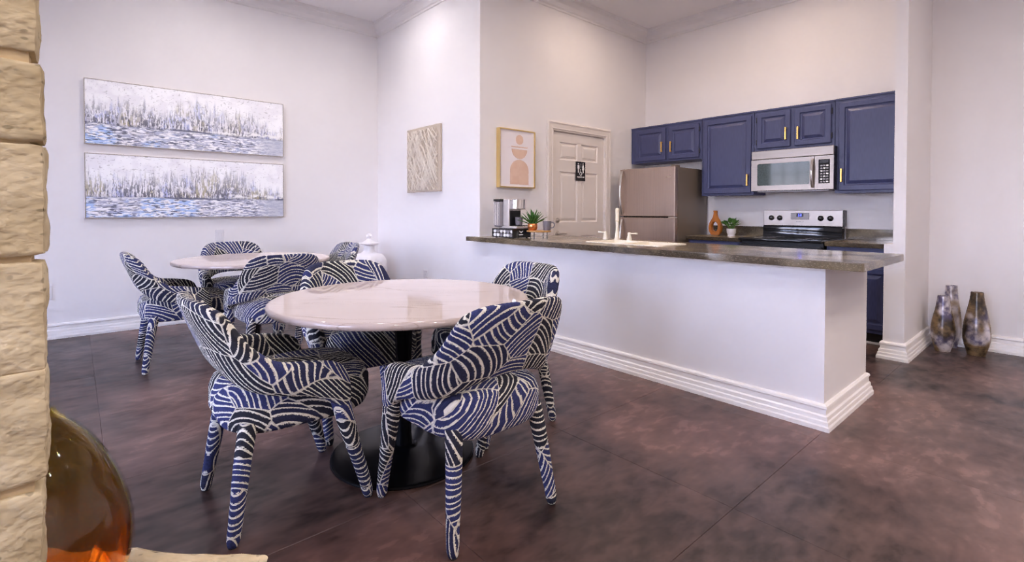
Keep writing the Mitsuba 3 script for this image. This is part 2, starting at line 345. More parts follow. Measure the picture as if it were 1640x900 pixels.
# window walls (behind and left of the camera)
def window_wall(key, axis, at, lo, hi, opens, z0, z1):
    """axis 'x': wall in the plane x = at running along y"""
    spans, prev = [], lo
    ms = []
    def b(a0, a1, c0, c1):
        return bx(at - TH, at, a0, a1, c0, c1) if axis == 'x' else bx(a0, a1, at - TH, at, c0, c1)
    for a0, a1 in opens:
        ms += [b(prev, a0, -0.05, CEIL), b(a0, a1, -0.05, z0), b(a0, a1, z1, CEIL)]; prev = a1
    ms.append(b(prev, hi, -0.05, CEIL))
    struct(key, cat(*ms), 'm_wall')
WN = [0]
def window(axis, at, a0, a1, z0, z1, nx, nz):
    WN[0] += 1; key = f'window_{WN[0]}'; tag(key, 'white gridded window in the wall behind the camera', kind='structure')
    def b(u0, u1, c0, c1, d0, d1, c=0.0):
        return bx(at - d1, at - d0, u0, u1, c0, c1, c) if axis == 'x' else bx(u0, u1, at - d1, at - d0, c0, c1, c)
    w = 0.05
    add(key + '__frame', cat(b(a0, a0 + w, z0, z1, 0.02, 0.10), b(a1 - w, a1, z0, z1, 0.02, 0.10), b(a0 + w, a1 - w, z0, z0 + w, 0.02, 0.10), b(a0 + w, a1 - w, z1 - w, z1, 0.02, 0.10)), 'm_trim')
    bars = [b(a0 + (a1 - a0) * i / nx - 0.018, a0 + (a1 - a0) * i / nx + 0.018, z0 + w, z1 - w, 0.045, 0.075) for i in range(1, nx)]
    bars += [b(a0 + w, a1 - w, z0 + (z1 - z0) * i / nz - 0.014, z0 + (z1 - z0) * i / nz + 0.014, 0.05, 0.07) for i in range(1, nz)]
    for m in bars: add(key + '__mullion', m, 'm_trim')
    q = [(a0 + w, z0 + w), (a1 - w, z0 + w), (a1 - w, z1 - w), (a0 + w, z1 - w)]
    v = [[at - 0.06, a, z] if axis == 'x' else [a, at - 0.06, z] for a, z in q]
    add(key + '__pane', trimesh.Trimesh(v, [[0, 1, 2], [0, 2, 3]], process=False), 'm_pane')
WX = [(-0.4, 1.3), (1.6, 3.3), (4.6, 5.7)]
window_wall('wall_left', 'x', XMIN, YMIN - TH, YP, WX, 0.55, 3.0)
for a0, a1 in WX: window('x', XMIN, a0, a1, 0.55, 3.0, 3, 3)
WY = []
window_wall('wall_rear', 'y', YMIN, XMIN, XW + TH, WY, 0.55, 3.0)
for a0, a1 in WY: window('y', YMIN, a0, a1, 0.55, 3.0, 3, 3)

# floor: 0.914 m tiles on a dark bed
tag('floor', kind='structure')
add('floor', bx(XMIN - TH, XK + TH, YMIN - TH, YP + TH, -0.06, -0.003), 'm_joint')
G, g = 0.914, 0.0006
tile_ply = {}
for i in range(-5, 7):
    for j in range(-6, 6):
        x0, y0 = 0.1 + i * G, 0.88 + j * G
        x1, y1 = x0 + G, y0 + G
        x0, x1, y0, y1 = max(x0, XMIN), min(x1, XK), max(y0, YMIN), min(y1, YP)
        if x1 - x0 < 0.05 or y1 - y0 < 0.05 or (x0 > XA and y0 > YC): continue
        add('floor__tile', bx(x0 + g, x1 - g, y0 + g, y1 - g, -0.004, 0.0, 0.0012), 'm_floor')

# the bar: front wall, end wall
struct('wall_bar', bx(XA, XA + 0.11, YS0 + 0.003, YC, -0.05, 0.866), 'm_wall', 'white half wall under the bar counter')
struct('wall_bar_end', bx(XA + 0.11, 3.785, YS0 + 0.003, 1.0, -0.05, 0.866), 'm_wall', 'white end of the half wall under the bar counter')

BASE = [(0, 0), (0.036, 0), (0.036, 0.022), (0.031, 0.030), (0.029, 0.048), (0.024, 0.054), (0.022, 0.074), (0.015, 0.082), (0.013, 0.108), (0.020, 0.116), (0.018, 0.127), (0.010, 0.134), (0, 0.137)]
def baseboard(key, path): struct(key, sweep(path, BASE), 'm_trim')
baseboard('baseboard_far', [(XMIN, YP), (XA, YP), (XA, YS0 + 0.003), (3.785, YS0 + 0.003), (3.785, 1.0)])
baseboard('baseboard_kitchen', [(XA + TH, YC), (DX0 - 0.10, YC)])
baseboard('baseboard_right', [(5.1, 1.02), (4.82, 1.02), (4.82, YS0), (XW, YS0), (XW, YMIN)])
CROWN = [(0, 3.405), (0.012, 3.405), (0.016, 3.425), (0.030, 3.435), (0.050, 3.475), (0.085, 3.510), (0.092, 3.525), (0.100, 3.530), (0.105, CEIL), (0, CEIL)]
struct('trim_1', sweep([(XMIN, YP), (XA, YP), (XA, YC), (XK, YC), (XK, YS1), (4.82, YS1), (4.82, YS0), (XW, YS0), (XW, YMIN)], CROWN), 'm_crown', 'painted crown moulding under the ceiling')

# door casing and restroom door
CAS = [(0, 0), (0.10, 0), (0.10, 0.020), (0.085, 0.026), (0.070, 0.020), (0.030, 0.016), (0.020, 0.020), (0.006, 0.012), (0, 0.012)]
def casing():
    # picture-frame casing: profile (along, out) swept round the opening
    W, e = 0.10, 0.008
    a, b, t = DX0 - e, DX1 + e, DZ + e
    inner = [(a, 0), (a, t), (b, t), (b, 0)]; outer = lambda o: [(a - o, 0), (a - o, t + o), (b + o, t + o), (b + o, 0)]
    v, f = [], []
    for o, d in CAS:
        v += [[x, YC - d, z] for x, z in outer(o)]
    m = len(CAS)
    for j in range(m):
        for k in range(3):
            p0, p1 = 4 * j + k, 4 * ((j + 1) % m) + k
            f += [[p0, p1, p1 + 1], [p0, p1 + 1, p0 + 1]]
    me = trimesh.Trimesh(np.array(v), f, process=False); trimesh.repair.fix_normals(me); return me
tag('door_1', 'white six-panel restroom door with a black sign', kind='structure')
def door_slab():
    w, h = DX1 - DX0, DZ - 0.012
    xs = [0, 0.115, 0.415, 0.485, 0.785, w]; zs = [0, 0.22, 0.86, 1.02, 1.60, 1.735, 1.935, h]
    ms = []
    for i in range(5):
        for k in range(7):
            W_, H_ = xs[i + 1] - xs[i], zs[k + 1] - zs[k]
            if i in (1, 3) and k in (1, 3, 5):
                pn = ring_panel(W_, H_, [(0, 0), (0.010, -0.010), (0.022, -0.011), (0.045, -0.003)])
            else: pn = ring_panel(W_, H_, [(0, 0), (min(W_, H_) * 0.3, 0)])
            ms.append(xf(pn, (xs[i], 0, zs[k])))
    ms.append(bx(0, w, 0.012, 0.04, 0, h)); ms += [bx(-0.0, 0.001, 0, 0.012, 0, h), bx(w - 0.001, w, 0, 0.012, 0, h), bx(0, w, 0, 0.012, h - 0.001, h)]
    return xf(cat(*ms), (DX0, YC + 0.010, 0.010))
add('door_1__slab', door_slab(), 'm_door')
add('door_1__casing', casing(), 'm_door')
add('door_1__jamb', cat(bx(DX0 - 0.02, DX0 - 0.003, YC, YC + TH, 0, DZ + 0.02), bx(DX1 + 0.003, DX1 + 0.02, YC, YC + TH, 0, DZ + 0.02), bx(DX0 - 0.003, DX1 + 0.003, YC, YC + TH, DZ + 0.001, DZ + 0.02), bx(DX0, DX1, YC + 0.055, YC + TH, 0, DZ)), 'm_door')
yv = YC + 0.010
def rose(z, r=0.030): return xf(lathe([(0, 0), (r, 0), (r, 0.006), (r * 0.8, 0.012), (0, 0.013)], 24), (4.105, yv, z), rx=PI / 2)
add('door_1__deadbolt', cat(rose(1.053), xf(lathe([(0, 0), (0.016, 0), (0.016, 0.016), (0.012, 0.02), (0, 0.02)], 20), (4.105, yv - 0.012, 1.053), rx=PI / 2)), 'm_nickel', 40, label='round satin nickel deadbolt')
lv = spl([(4.105, yv - 0.045, 0.905), (4.13, yv - 0.052, 0.905), (4.17, yv - 0.050, 0.903), (4.215, yv - 0.046, 0.899)], 14)
add('door_1__lever', cat(rose(0.905, 0.034), tube([(4.105, yv - 0.01, 0.905), (4.105, yv - 0.048, 0.905)], 0.010), tube(lv, np.linspace(0.011, 0.008, 14))), 'm_nickel', 40, label='satin nickel lever handle')
for z in (0.25, 1.10, 1.86): add('door_1__hinge', tube([(DX1 + 0.004, YC - 0.004, z - 0.045), (DX1 + 0.004, YC - 0.004, z + 0.045)], 0.006, 8), 'm_nickel', 40)
for z in (1.045, 0.88): add('door_1__latch_plate', bx(DX0 - 0.007, DX0 + 0.001, YC - 0.002, YC + 0.012, z - 0.03, z + 0.03, 0.001), 'm_nickel')

# restroom sign
sg = thing('restroom_sign', 'small black restroom sign with white pictograms on the door', 'sign')
SX, SY, SZ = 4.412, YC + 0.003, 1.515
SW, SH = 0.165, 0.225
add(sg + '__plate', bx(SX, SX + SW, SY - 0.002, SY + 0.006, SZ, SZ + SH, 0.001), 'm_signblack')
def flat(poly, depth=0.0015):
    """polygon (x, z) -> thin relief facing -y"""
    gs = getattr(poly, 'geoms', [poly]); m = cat(*[trimesh.creation.extrude_polygon(q, depth, engine='earcut') for q in gs])
    v = m.vertices.copy(); m.vertices = np.stack([v[:, 0], -v[:, 2], v[:, 1]], 1); return m
from shapely.geometry import Point, LineString
from shapely.ops import unary_union
def man(x, dress):
    head = Point(x, 0.200).buffer(0.009)
    body = Polygon([(x - 0.016, 0.186), (x + 0.016, 0.186), (x + 0.018, 0.145), (x + 0.010, 0.145), (x + 0.008, 0.095), (x - 0.008, 0.095), (x - 0.010, 0.145), (x - 0.018, 0.145)])
    if dress: body = unary_union([Polygon([(x - 0.010, 0.186), (x + 0.010, 0.186), (x + 0.020, 0.128), (x - 0.020, 0.128)]), sbox(x - 0.009, 0.092, x - 0.002, 0.13), sbox(x + 0.002, 0.092, x + 0.009, 0.13)])
    return unary_union([head, body])
add(sg + '__pictogram', xf(flat(man(0.042, False)), (SX, SY - 0.002, SZ)), 'm_signwhite', label='white figure of a man')
add(sg + '__pictogram', xf(flat(man(0.125, True)), (SX, SY - 0.002, SZ)), 'm_signwhite', label='white figure of a woman')
wheel = unary_union([Point(0.083, 0.083).buffer(0.021).difference(Point(0.083, 0.083).buffer(0.015)), LineString([(0.079, 0.125), (0.080, 0.100), (0.096, 0.098), (0.104, 0.078)]).buffer(0.004), Point(0.079, 0.135).buffer(0.006)])
add(sg + '__pictogram', xf(flat(wheel), (SX, SY - 0.002, SZ)), 'm_signwhite', label='white wheelchair symbol')
add(sg + '__divider', xf(flat(sbox(0.0815, 0.155, 0.0845, 0.205)), (SX, SY - 0.002, SZ)), 'm_signwhite')
def text_y(txt, h, cx, y, z, m, key, bold=True, depth=0.0012, label=None):
    t = meshkit.text_mesh(txt, h, depth, bold); v = t.vertices.copy(); v[:, 0] -= (v[:, 0].min() + v[:, 0].max()) / 2
    t.vertices = np.stack([v[:, 0] + cx, y - v[:, 2], v[:, 1] + z], 1); return add(key, t, m, label=label)
def text_x(txt, h, cy, x, z, m, key, bold=True, depth=0.0012, label=None):
    t = meshkit.text_mesh(txt, h, depth, bold); v = t.vertices.copy(); v[:, 0] -= (v[:, 0].min() + v[:, 0].max()) / 2
    t.vertices = np.stack([x - v[:, 2], cy - v[:, 0], v[:, 1] + z], 1); return add(key, t, m, label=label)
text_y('RESTROOM', 0.017, SX + SW / 2, SY - 0.002, SZ + 0.036, 'm_signwhite', sg + '__lettering', label='white lettering')

# ------------------------------------------------------------------ recessed lights
for i, (x, y, tint, power, lab) in enumerate(LAMPS):
    k = thing('recessed_light', lab, 'ceiling light', None)
    add(k + '__trim_ring', xf(lathe([(0.085, -0.004), (0.088, -0.012), (0.115, -0.008), (0.122, 0), (0.085, 0)], 32), (x, y, CEIL)), 'm_white', 30)
    a = np.arange(24) * 2 * PI / 24; v = np.vstack([[[0, 0, 0]], np.stack([0.086 * np.cos(a), 0.086 * np.sin(a), 0 * a], 1)]) + [x, y, CEIL - 0.006]
    f = [[0, 1 + (j + 1) % 24, 1 + j] for j in range(24)]
    add(k + '__lens', trimesh.Trimesh(v, f, process=False), 'm_white', emitter={'type': 'area', 'radiance': {'type': 'rgb', 'value': [power * c for c in tint]}})

# ------------------------------------------------------------------ chairs
def seat_mesh():
    prof = [(0.0, 0.350), (0.55, 0.348), (0.86, 0.352), (0.95, 0.366), (1.0, 0.395), (1.015, 0.435), (1.0, 0.470), (0.955, 0.500), (0.87, 0.518), (0.70, 0.528), (0.40, 0.534), (0.0, 0.536)]
    p = spl(prof, 34); n = 72; a = np.arange(n) * 2 * PI / n; e = 2 / 3.4
    cx = np.sign(np.cos(a)) * np.abs(np.cos(a)) ** e; cy = np.sign(np.sin(a)) * np.abs(np.sin(a)) ** e
    hx = np.where(cx > 0, 0.297, 0.268); hy = 0.246
    rows = []
    for r, z in p:
        r = max(r, 0.0)
        rows.append(np.stack([r * hx * cx + 0.005, r * hy * cy * (1 + 0.05 * cx), z + 0 * a + 0.010 * (cx * r) ** 2 * (z > 0.45) - 0.012 * (cx * r) * 0], 1))
    v = np.vstack(rows); m = len(p)
    i, j = np.meshgrid(np.arange(m - 1), np.arange(n), indexing='ij')
    q = np.stack([i * n + j, i * n + (j + 1) % n, (i + 1) * n + (j + 1) % n, (i + 1) * n + j], -1).reshape(-1, 4)
    me = trimesh.Trimesh(v, np.vstack([q[:, [0, 1, 2]], q[:, [0, 2, 3]]]), process=False)
    me.merge_vertices(); me.update_faces(me.nondegenerate_faces()); return me

def band_mesh():
    # half stations from the rear centre to the arm front: plan x, y of the bottom edge; outward lean of the top; bottom and top heights; thickness
    st = np.array([  # x      y      lean   zb     zt     th
        [-0.245, 0.000, 0.108, 0.571, 0.852, 0.068],
        [-0.242, 0.070, 0.108, 0.569, 0.852, 0.068],
        [-0.231, 0.138, 0.106, 0.557, 0.849, 0.068],
        [-0.196, 0.204, 0.094, 0.528, 0.820, 0.070],
        [-0.138, 0.247, 0.060, 0.507, 0.690, 0.074],
        [-0.065, 0.267, 0.032, 0.491, 0.618, 0.076],
        [0.020, 0.273, 0.016, 0.468, 0.604, 0.076],
        [0.080, 0.274, 0.005, 0.432, 0.592, 0.074],
        [0.130, 0.269, 0.000, 0.392, 0.560, 0.068],
        [0.162, 0.262, 0.000, 0.378, 0.500, 0.054]])
    full = np.vstack([st[::-1] * [1, -1, 1, 1, 1, 1], st[1:]])
    t = np.r_[0, np.cumsum(np.linalg.norm(np.diff(full[:, :2], axis=0), axis=1))]
    ss = np.linspace(0, t[-1], 110); S = CubicSpline(t, full)(ss)
    from scipy.interpolate import PchipInterpolator
    S[:, 2:] = PchipInterpolator(t, full[:, 2:])(ss)
    d = np.gradient(S[:, :2], axis=0); d /= np.linalg.norm(d, axis=1, keepdims=True); nx, ny = -d[:, 1], d[:, 0]
    # outward normal (away from the seat)
    sgn = np.sign(nx * (S[:, 0] - 0.05) + ny * S[:, 1]); nx, ny = nx * sgn, ny * sgn
    n = 28; a = np.arange(n) * 2 * PI / n; e = 2 / 3.0
    cw = np.sign(np.cos(a)) * np.abs(np.cos(a)) ** e; ch = np.sign(np.sin(a)) * np.abs(np.sin(a)) ** e
    rows, UV = [], []
    for k, (x, y, lean, zb, zt, th) in enumerate(S):
        endf = min(1.0, math.sqrt(max(0.0, min(ss[k], t[-1] - ss[k]) / 0.035)) + 0.02)
        hz, hw = (zt - zb) / 2 * (0.35 + 0.65 * endf), th / 2 * endf
        z = (zt + zb) / 2 + hz * ch; pass
        ln = lean * np.clip((z - zb) / (zt - zb), 0, 1) ** 1.15; o = hw * cw
        rows.append(np.stack([x + nx[k] * o - ln, y + ny[k] * o + 0.25 * ny[k] * ln, z], 1))
        side = np.where(cw >= 0, o - hw, hw - o)
        UV.append(np.stack([0 * z + ss[k] * 1.08, np.hypot(z - zb, lean * np.clip((z - zb) / (zt - zb), 0, 1)) - 0.6 * np.abs(cw * hw - hw * np.sign(cw)) + 0.0 * side + np.where(cw < 0, 0.0, 0.0)], 1))
    v = np.vstack(rows); m = len(S)
    i, j = np.meshgrid(np.arange(m - 1), np.arange(n), indexing='ij')
    q = np.stack([i * n + j, i * n + (j + 1) % n, (i + 1) * n + (j + 1) % n, (i + 1) * n + j], -1).reshape(-1, 4)
    f = [q[:, [0, 1, 2]], q[:, [0, 2, 3]]]
    v = np.vstack([v, rows[0].mean(0), rows[-1].mean(0)]); j = np.arange(n)
    f += [np.stack([(j + 1) % n, j, j * 0 + m * n], 1), np.stack([(m - 1) * n + j, (m - 1) * n + (j + 1) % n, j * 0 + m * n + 1], 1)]
    UV = np.vstack(UV + [UV[0].mean(0), UV[-1].mean(0)])
    me = trimesh.Trimesh(v, np.vstack(f), process=False); trimesh.repair.fix_normals(me); return me, UV

def leg_mesh(front, s):
    if front: p = spl([(0.105, 0.264 * s, 0.500), (0.128, 0.262 * s, 0.40), (0.186, 0.256 * s, 0.20), (0.240, 0.250 * s, 0.012), (0.2415, 0.250 * s, 0.004)], 26); r = np.interp(p[:, 2], [0.004, 0.02, 0.20, 0.40, 0.50], [0.016, 0.0215, 0.027, 0.036, 0.036])
    else: p = spl([(-0.185, 0.190 * s, 0.400), (-0.205, 0.203 * s, 0.30), (-0.235, 0.228 * s, 0.10), (-0.248, 0.236 * s, 0.012), (-0.249, 0.236 * s, 0.004)], 24); r = np.interp(p[:, 2], [0.004, 0.02, 0.20, 0.40], [0.016, 0.0215, 0.027, 0.032])
    return tube(p, r, 18)
def foot_mesh(front, s):
    x, y = (0.2415, 0.250 * s) if front else (-0.249, 0.236 * s)
    return xf(lathe([(0, 0), (0.014, 0), (0.015, 0.002), (0.015, 0.006), (0, 0.006)], 14), (x, y, 0))
SEAT, (BAND, BAND_UV) = seat_mesh(), band_mesh()
LEGS = [leg_mesh(fr, s) for fr in (True, False) for s in (1, -1)]
FEET = [foot_mesh(fr, s) for fr in (True, False) for s in (1, -1)]
def chair(x, y, deg, label, group, k):
    c = thing('dining_chair', label, 'chair', group); rng = random.Random(100 + k)
    def put(name, m, rot=None, uv=None):
        w = xf(m, (x, y, 0), math.radians(deg)); v = m.vertices; o = rng.uniform(0, 40), rng.uniform(0, 40)
        if uv is not None: uv = uv + np.array(o)
        elif rot is None: uv = np.stack([v[:, 0] + 0.65 * v[:, 2] + o[0], v[:, 1] + 0.75 * v[:, 2] + o[1]], 1)
        else: uv = np.stack([v[:, 2] * 1.0 + o[0], (v[:, 1] * 0.9 + v[:, 0] * 0.9) + o[1]], 1)
        return add(f'{c}__{name}', w, 'm_weave', True, uv=uv)
    put('seat', SEAT); put('backrest', BAND, uv=BAND_UV)
    for m in LEGS: put('leg', m, rot=1)
    for m in FEET: add(f'{c}__glide', xf(m, (x, y, 0), math.radians(deg)), 'm_rubber')
G1, G2 = 'chairs around the near round table', 'chairs around the far round table'
chair(0.650, 2.150, 0, 'navy and cream patterned chair left of the near table, beside the stone ledge', G1, 0)
chair(1.180, 1.620, 90, 'navy and cream patterned chair nearest the camera, its back turned to us', G1, 1)
chair(1.212, 2.660, 265, 'patterned chair behind the near table facing us, its seat seen under the tabletop', G1, 2)
chair(1.735, 2.152, 180, 'patterned chair between the near table and the white bar wall', G1, 3)
chair(0.615, 4.570, 0, 'patterned chair left of the far table, standing alone before the white wall', G2, 4)
chair(1.150, 5.165, 270, 'patterned chair behind the far table, under the light switch', G2, 5)
chair(1.690, 4.690, 180, 'patterned chair at the right of the far table beside the white ginger jar', G2, 6)
chair(1.125, 4.030, 90, 'patterned chair on the near side of the far table, back turned to us', G2, 7)

# ------------------------------------------------------------------ tables
def table(x, y, label):
    t = thing('dining_table', label, 'table', 'round pedestal tables')
    r = 0.595; prof = [(0, 0.725), (r - 0.016, 0.725)] + [(r - 0.016 + 0.016 * math.cos(b), 0.7405 + 0.0155 * math.sin(b)) for b in np.linspace(-PI / 2, PI / 2, 9)] + [(0.3, 0.756), (0, 0.756)]
    add(t + '__tabletop', xf(lathe(prof, 128), (x, y, 0)), 'm_marble', 35, label='cream marble top with thin tan veins')
    add(t + '__plate', xf(lathe([(0, 0.713), (0.20, 0.713), (0.20, 0.7255), (0, 0.7255)], 32), (x, y, 0)), 'm_blackmetal')
    add(t + '__column', xf(lathe([(0, 0.03), (0.040, 0.03), (0.040, 0.06), (0.036, 0.10), (0.036, 0.45), (0.042, 0.60), (0.052, 0.68), (0.060, 0.714), (0, 0.714)], 40), (x, y, 0)), 'm_blackmetal', 35, label='black metal column')
    add(t + '__base', xf(lathe([(0, 0), (0.328, 0), (0.335, 0.006), (0.333, 0.014), (0.325, 0.018), (0.20, 0.026), (0.07, 0.036), (0.05, 0.05), (0, 0.05)], 72), (x, y, 0)), 'm_blackmetal', 35, label='round black metal foot')
table(1.180, 2.130, 'near round marble-topped table on a black pedestal')
table(1.150, 4.620, 'far round marble-topped table close to the painting wall')

# ------------------------------------------------------------------ paintings
def painting_col(z0, z1, x0, x1, seed, hz):
    def fn(p, n, uv):
        u, v = (p.x - x0) / (x1 - x0), (p.z - z0) / (z1 - z0)
        X = p.x
        dab = noise(X * 75, p.z * 130, seed + 2); soft = fbm(X * 9 + seed, p.z * 14, seed, octaves=3)
        sky = mix((0.93, 0.93, 0.95), (0.84, 0.83, 0.87), smoothstep(0.45, 0.65, soft) * 0.8)
        sky = sky * (1 - 0.30 * smoothstep(0.80, 0.88, dab))
        # reeds
        hgt = 0.36 + 0.22 * (fbm(X * 4.2 + seed, seed, octaves=3) - 0.5) + 0.10 * smoothstep(0.15, 0.0, dr.abs(u - 0.56)) - 0.16 * smoothstep(0.7, 1.0, u)
        top = hz + hgt + 0.20 * (noise(X * 55 + seed, 3.0) - 0.5) + 0.10 * (noise(X * 130 + seed, 5.0) - 0.5)
        dens = smoothstep(top + 0.05, top - 0.14, v) * (0.55 + 0.45 * smoothstep(hz + hgt, hz, v))
        s1 = 0.6 * noise(X * 95 + seed * 3, p.z * 16, seed) + 0.4 * noise(X * 170, p.z * 60, seed + 1); s2 = 0.6 * noise(X * 140 + seed, p.z * 26, seed + 4) + 0.4 * noise(X * 190, p.z * 90, seed + 2); s3 = noise(X * 48 + 3, p.z * 60, seed + 5)
        patch = fbm(X * 4.5 + seed * 2, seed + 7, octaves=3)
        hue = fbm(X * 7 + seed, p.z * 4, seed + 8, octaves=2)
        tone = mix((0.40, 0.36, 0.24), (0.40, 0.44, 0.66), smoothstep(0.40, 0.58, hue)); tone = mix(tone, (0.52, 0.51, 0.54), smoothstep(0.3, 0.7, noise(X * 16, p.z * 8, seed + 3)) * 0.7)
        reed = tone * (1 - smoothstep(0.36, 0.66, s1)) + mi.Color3f(0.82, 0.81, 0.85) * smoothstep(0.36, 0.66, s1)
        kd = smoothstep(0.55, 0.70, s2 + 0.55 * (patch - 0.45) + 0.16 * (s3 - 0.5)) * 0.9
        reed = reed * (1 - kd) + mi.Color3f(0.09, 0.09, 0.13) * kd
        c = sky * (1 - dens) + reed * dens
        # water
        w = noise(X * 27 + seed, p.z * 170, seed + 1); w2 = 0.6 * noise(X * 24 + seed, p.z * 140, seed + 6) + 0.4 * noise(X * 55, p.z * 200, seed + 2); w3 = noise(X * 44, p.z * 200, seed + 9)
        blue = mix((0.46, 0.48, 0.60), (0.40, 0.55, 0.84), smoothstep(0.42, 0.62, fbm(X * 4.5 + seed, p.z * 5, seed + 3)) * smoothstep(0.85, 0.45, u))
        water = mix(blue, (0.90, 0.90, 0.94), smoothstep(0.44, 0.60, w2)); wd = smoothstep(0.56, 0.70, 0.6 * w + 0.4 * w3) * 0.85 * (1 - 0.8 * smoothstep(0.78, 0.95, u))
        water = water * (1 - wd) + mi.Color3f(0.06, 0.07, 0.13) * wd
        water = mix(water, (0.45, 0.47, 0.56), 0.75 * smoothstep(0.80, 0.96, u))
        hzv = hz + 0.03 * (fbm(X * 6, seed, octaves=2) - 0.5) - 0.015 * u
        c = dr.select(v < hzv, water, c)
        shore = smoothstep(0.030, 0.0, dr.abs(v - hzv - 0.002)) * (0.30 + 0.65 * smoothstep(0.4, 0.6, noise(X * 6 + seed, 1.0)))
        c = c * (1 - shore) + mi.Color3f(0.08, 0.09, 0.16) * shore
        foam = smoothstep(0.06, 0.0, dr.abs(v - hzv - 0.055)) * smoothstep(0.5, 0.62, fbm(X * 22, p.z * 40, seed + 9)) * smoothstep(0.45, 0.65, u)
        return c * (1 - foam) + mi.Color3f(0.9, 0.9, 0.9) * foam
    return fn
def painting(z0, z1, seed, hz, label):
    x0, x1 = 0.078, 1.812
    t = thing('painting', label, 'painting', 'long lake paintings'); y = YP - 0.040
    mat(f'm_paint{seed}', {'type': 'twosided', 'b': {'type': 'bumpmap', 't': proc(lambda p, n, uv: 0.004 * fbm(p.x * 90, p.z * 90, 2.0, octaves=3), 2e-3), 'b': {'type': 'principled', 'base_color': proc(painting_col(z0, z1, x0, x1, float(seed), hz)), 'roughness': 0.5}}})
    add(t + '__canvas', bx(x0 + 0.006, x1 - 0.006, y, YP, z0 + 0.006, z1 - 0.006), f'm_paint{seed}')
    fr = [bx(x0, x0 + 0.005, y - 0.004, YP, z0, z1), bx(x1 - 0.005, x1, y - 0.004, YP, z0, z1), bx(x0 + 0.005, x1 - 0.005, y - 0.004, YP, z0, z0 + 0.005), bx(x0 + 0.005, x1 - 0.005, y - 0.004, YP, z1 - 0.005, z1)]
    add(t + '__frame', cat(*fr), 'm_silverframe', label='thin champagne metal frame')
painting(1.772, 2.375, 11, 0.32, 'upper of two long lake paintings with reeds on the white wall')
painting(1.084, 1.687, 23, 0.33, 'lower of two long lake paintings with reeds, above the light switch')

def wall_plate(key, label, axis, at, a, z, rocker):
    k = thing(key, label, 'switch' if rocker else 'outlet')
    def b(u0, u1, c0, c1, d0, d1, c=0.002): return bx(at - d1, at - d0, u0, u1, c0, c1, c) if axis == 'x' else bx(u0, u1, at - d1, at - d0, c0, c1, c)
    add(k + '__plate', b(a - 0.040, a + 0.040, z - 0.062, z + 0.062, 0.0, 0.007), 'm_plate')
    if rocker: add(k + '__rocker', b(a - 0.017, a + 0.017, z - 0.034, z + 0.034, 0.006, 0.011), 'm_plate')
    else:
        for dz in (-0.022, 0.022): add(k + '__socket', b(a - 0.016, a + 0.016, z + dz - 0.014, z + dz + 0.014, 0.006, 0.009), 'm_plate')
wall_plate('light_switch', 'white light switch under the lower painting', 'y', YP, 1.170, 0.889, True)
wall_plate('wall_outlet', 'white wall outlet low beside the stone column', 'y', YP, -0.190, 0.417, False)
wall_plate('wall_outlet', 'white wall outlet low under the string art', 'x', XA, 4.900, 0.420, False)

# ------------------------------------------------------------------ string art
sa = thing('string_art', 'cream criss-cross string wall art in a clear acrylic box', 'wall art')
ax0, y0, y1, z0, z1 = 2.948, 4.548, 5.372, 1.340, 2.118
add(sa + '__panel', rbx(ax0 + 0.018, XA, y0 + 0.012, y1 - 0.10, z0 + 0.03, z1 - 0.012, 0.008, 6), 'm_linen', 30)
rng = random.Random(5); ms = []
py0, py1, pz0, pz1 = y0 + 0.05, y1 - 0.125, z0 + 0.05, z1 - 0.045
clip = sbox(py0, pz0, py1, pz1)
top_ms = []
while len(ms) < 230:
    cy, cz = rng.uniform(py0, py1), rng.uniform(pz0, pz1); an = rng.choice((0.75, 1.0, 1.15, 2.0, 2.15, 2.4)) + rng.uniform(-0.2, 0.2)
    L = rng.uniform(0.10, 0.6) / 2; s = clip.intersection(LineString([(cy - L * math.cos(an), cz - L * math.sin(an)), (cy + L * math.cos(an), cz + L * math.sin(an))]))
    if s.is_empty or s.length < 0.06: continue
    (a0, c0), (a1, c1) = s.coords[0], s.coords[-1]; o = ax0 + 0.016 - rng.uniform(0, 0.007)
    p = np.linspace([o, a0, c0], [o, a1, c1], 6); p[1:-1, 0] -= 0.004; p[1:-1, 1] += np.array([rng.uniform(-.004, .004) for _ in range(4)])
    if len(ms) % 2 == 0 and s.length > 0.12: p[:, 0] -= 0.006; add(sa + '__cord', tube(p, 0.0045, 6), 'm_strand', True)
    ms.append(tube(p, 0.0034, 5))
add(sa + '__cord_mat', cat(*ms), 'm_cordmat', kind='stuff', label='dense mat of criss-crossing tan cords')
q = lambda *v: trimesh.Trimesh(v, [[0, 1, 2], [0, 2, 3]], process=False)
add(sa + '__acrylic_cover', cat(q((ax0, y0, z0), (ax0, y1, z0), (ax0, y1, z1), (ax0, y0, z1)), q((ax0, y1, z0), (XA, y1, z0), (XA, y1, z1), (ax0, y1, z1)), q((ax0, y0, z0), (XA, y0, z0), (XA, y0, z1), (ax0, y0, z1)), q((ax0, y0, z0), (XA, y0, z0), (XA, y1, z0), (ax0, y1, z0)), q((ax0, y0, z1), (XA, y0, z1), (XA, y1, z1), (ax0, y1, z1))), 'm_acrylic', label='clear acrylic box')

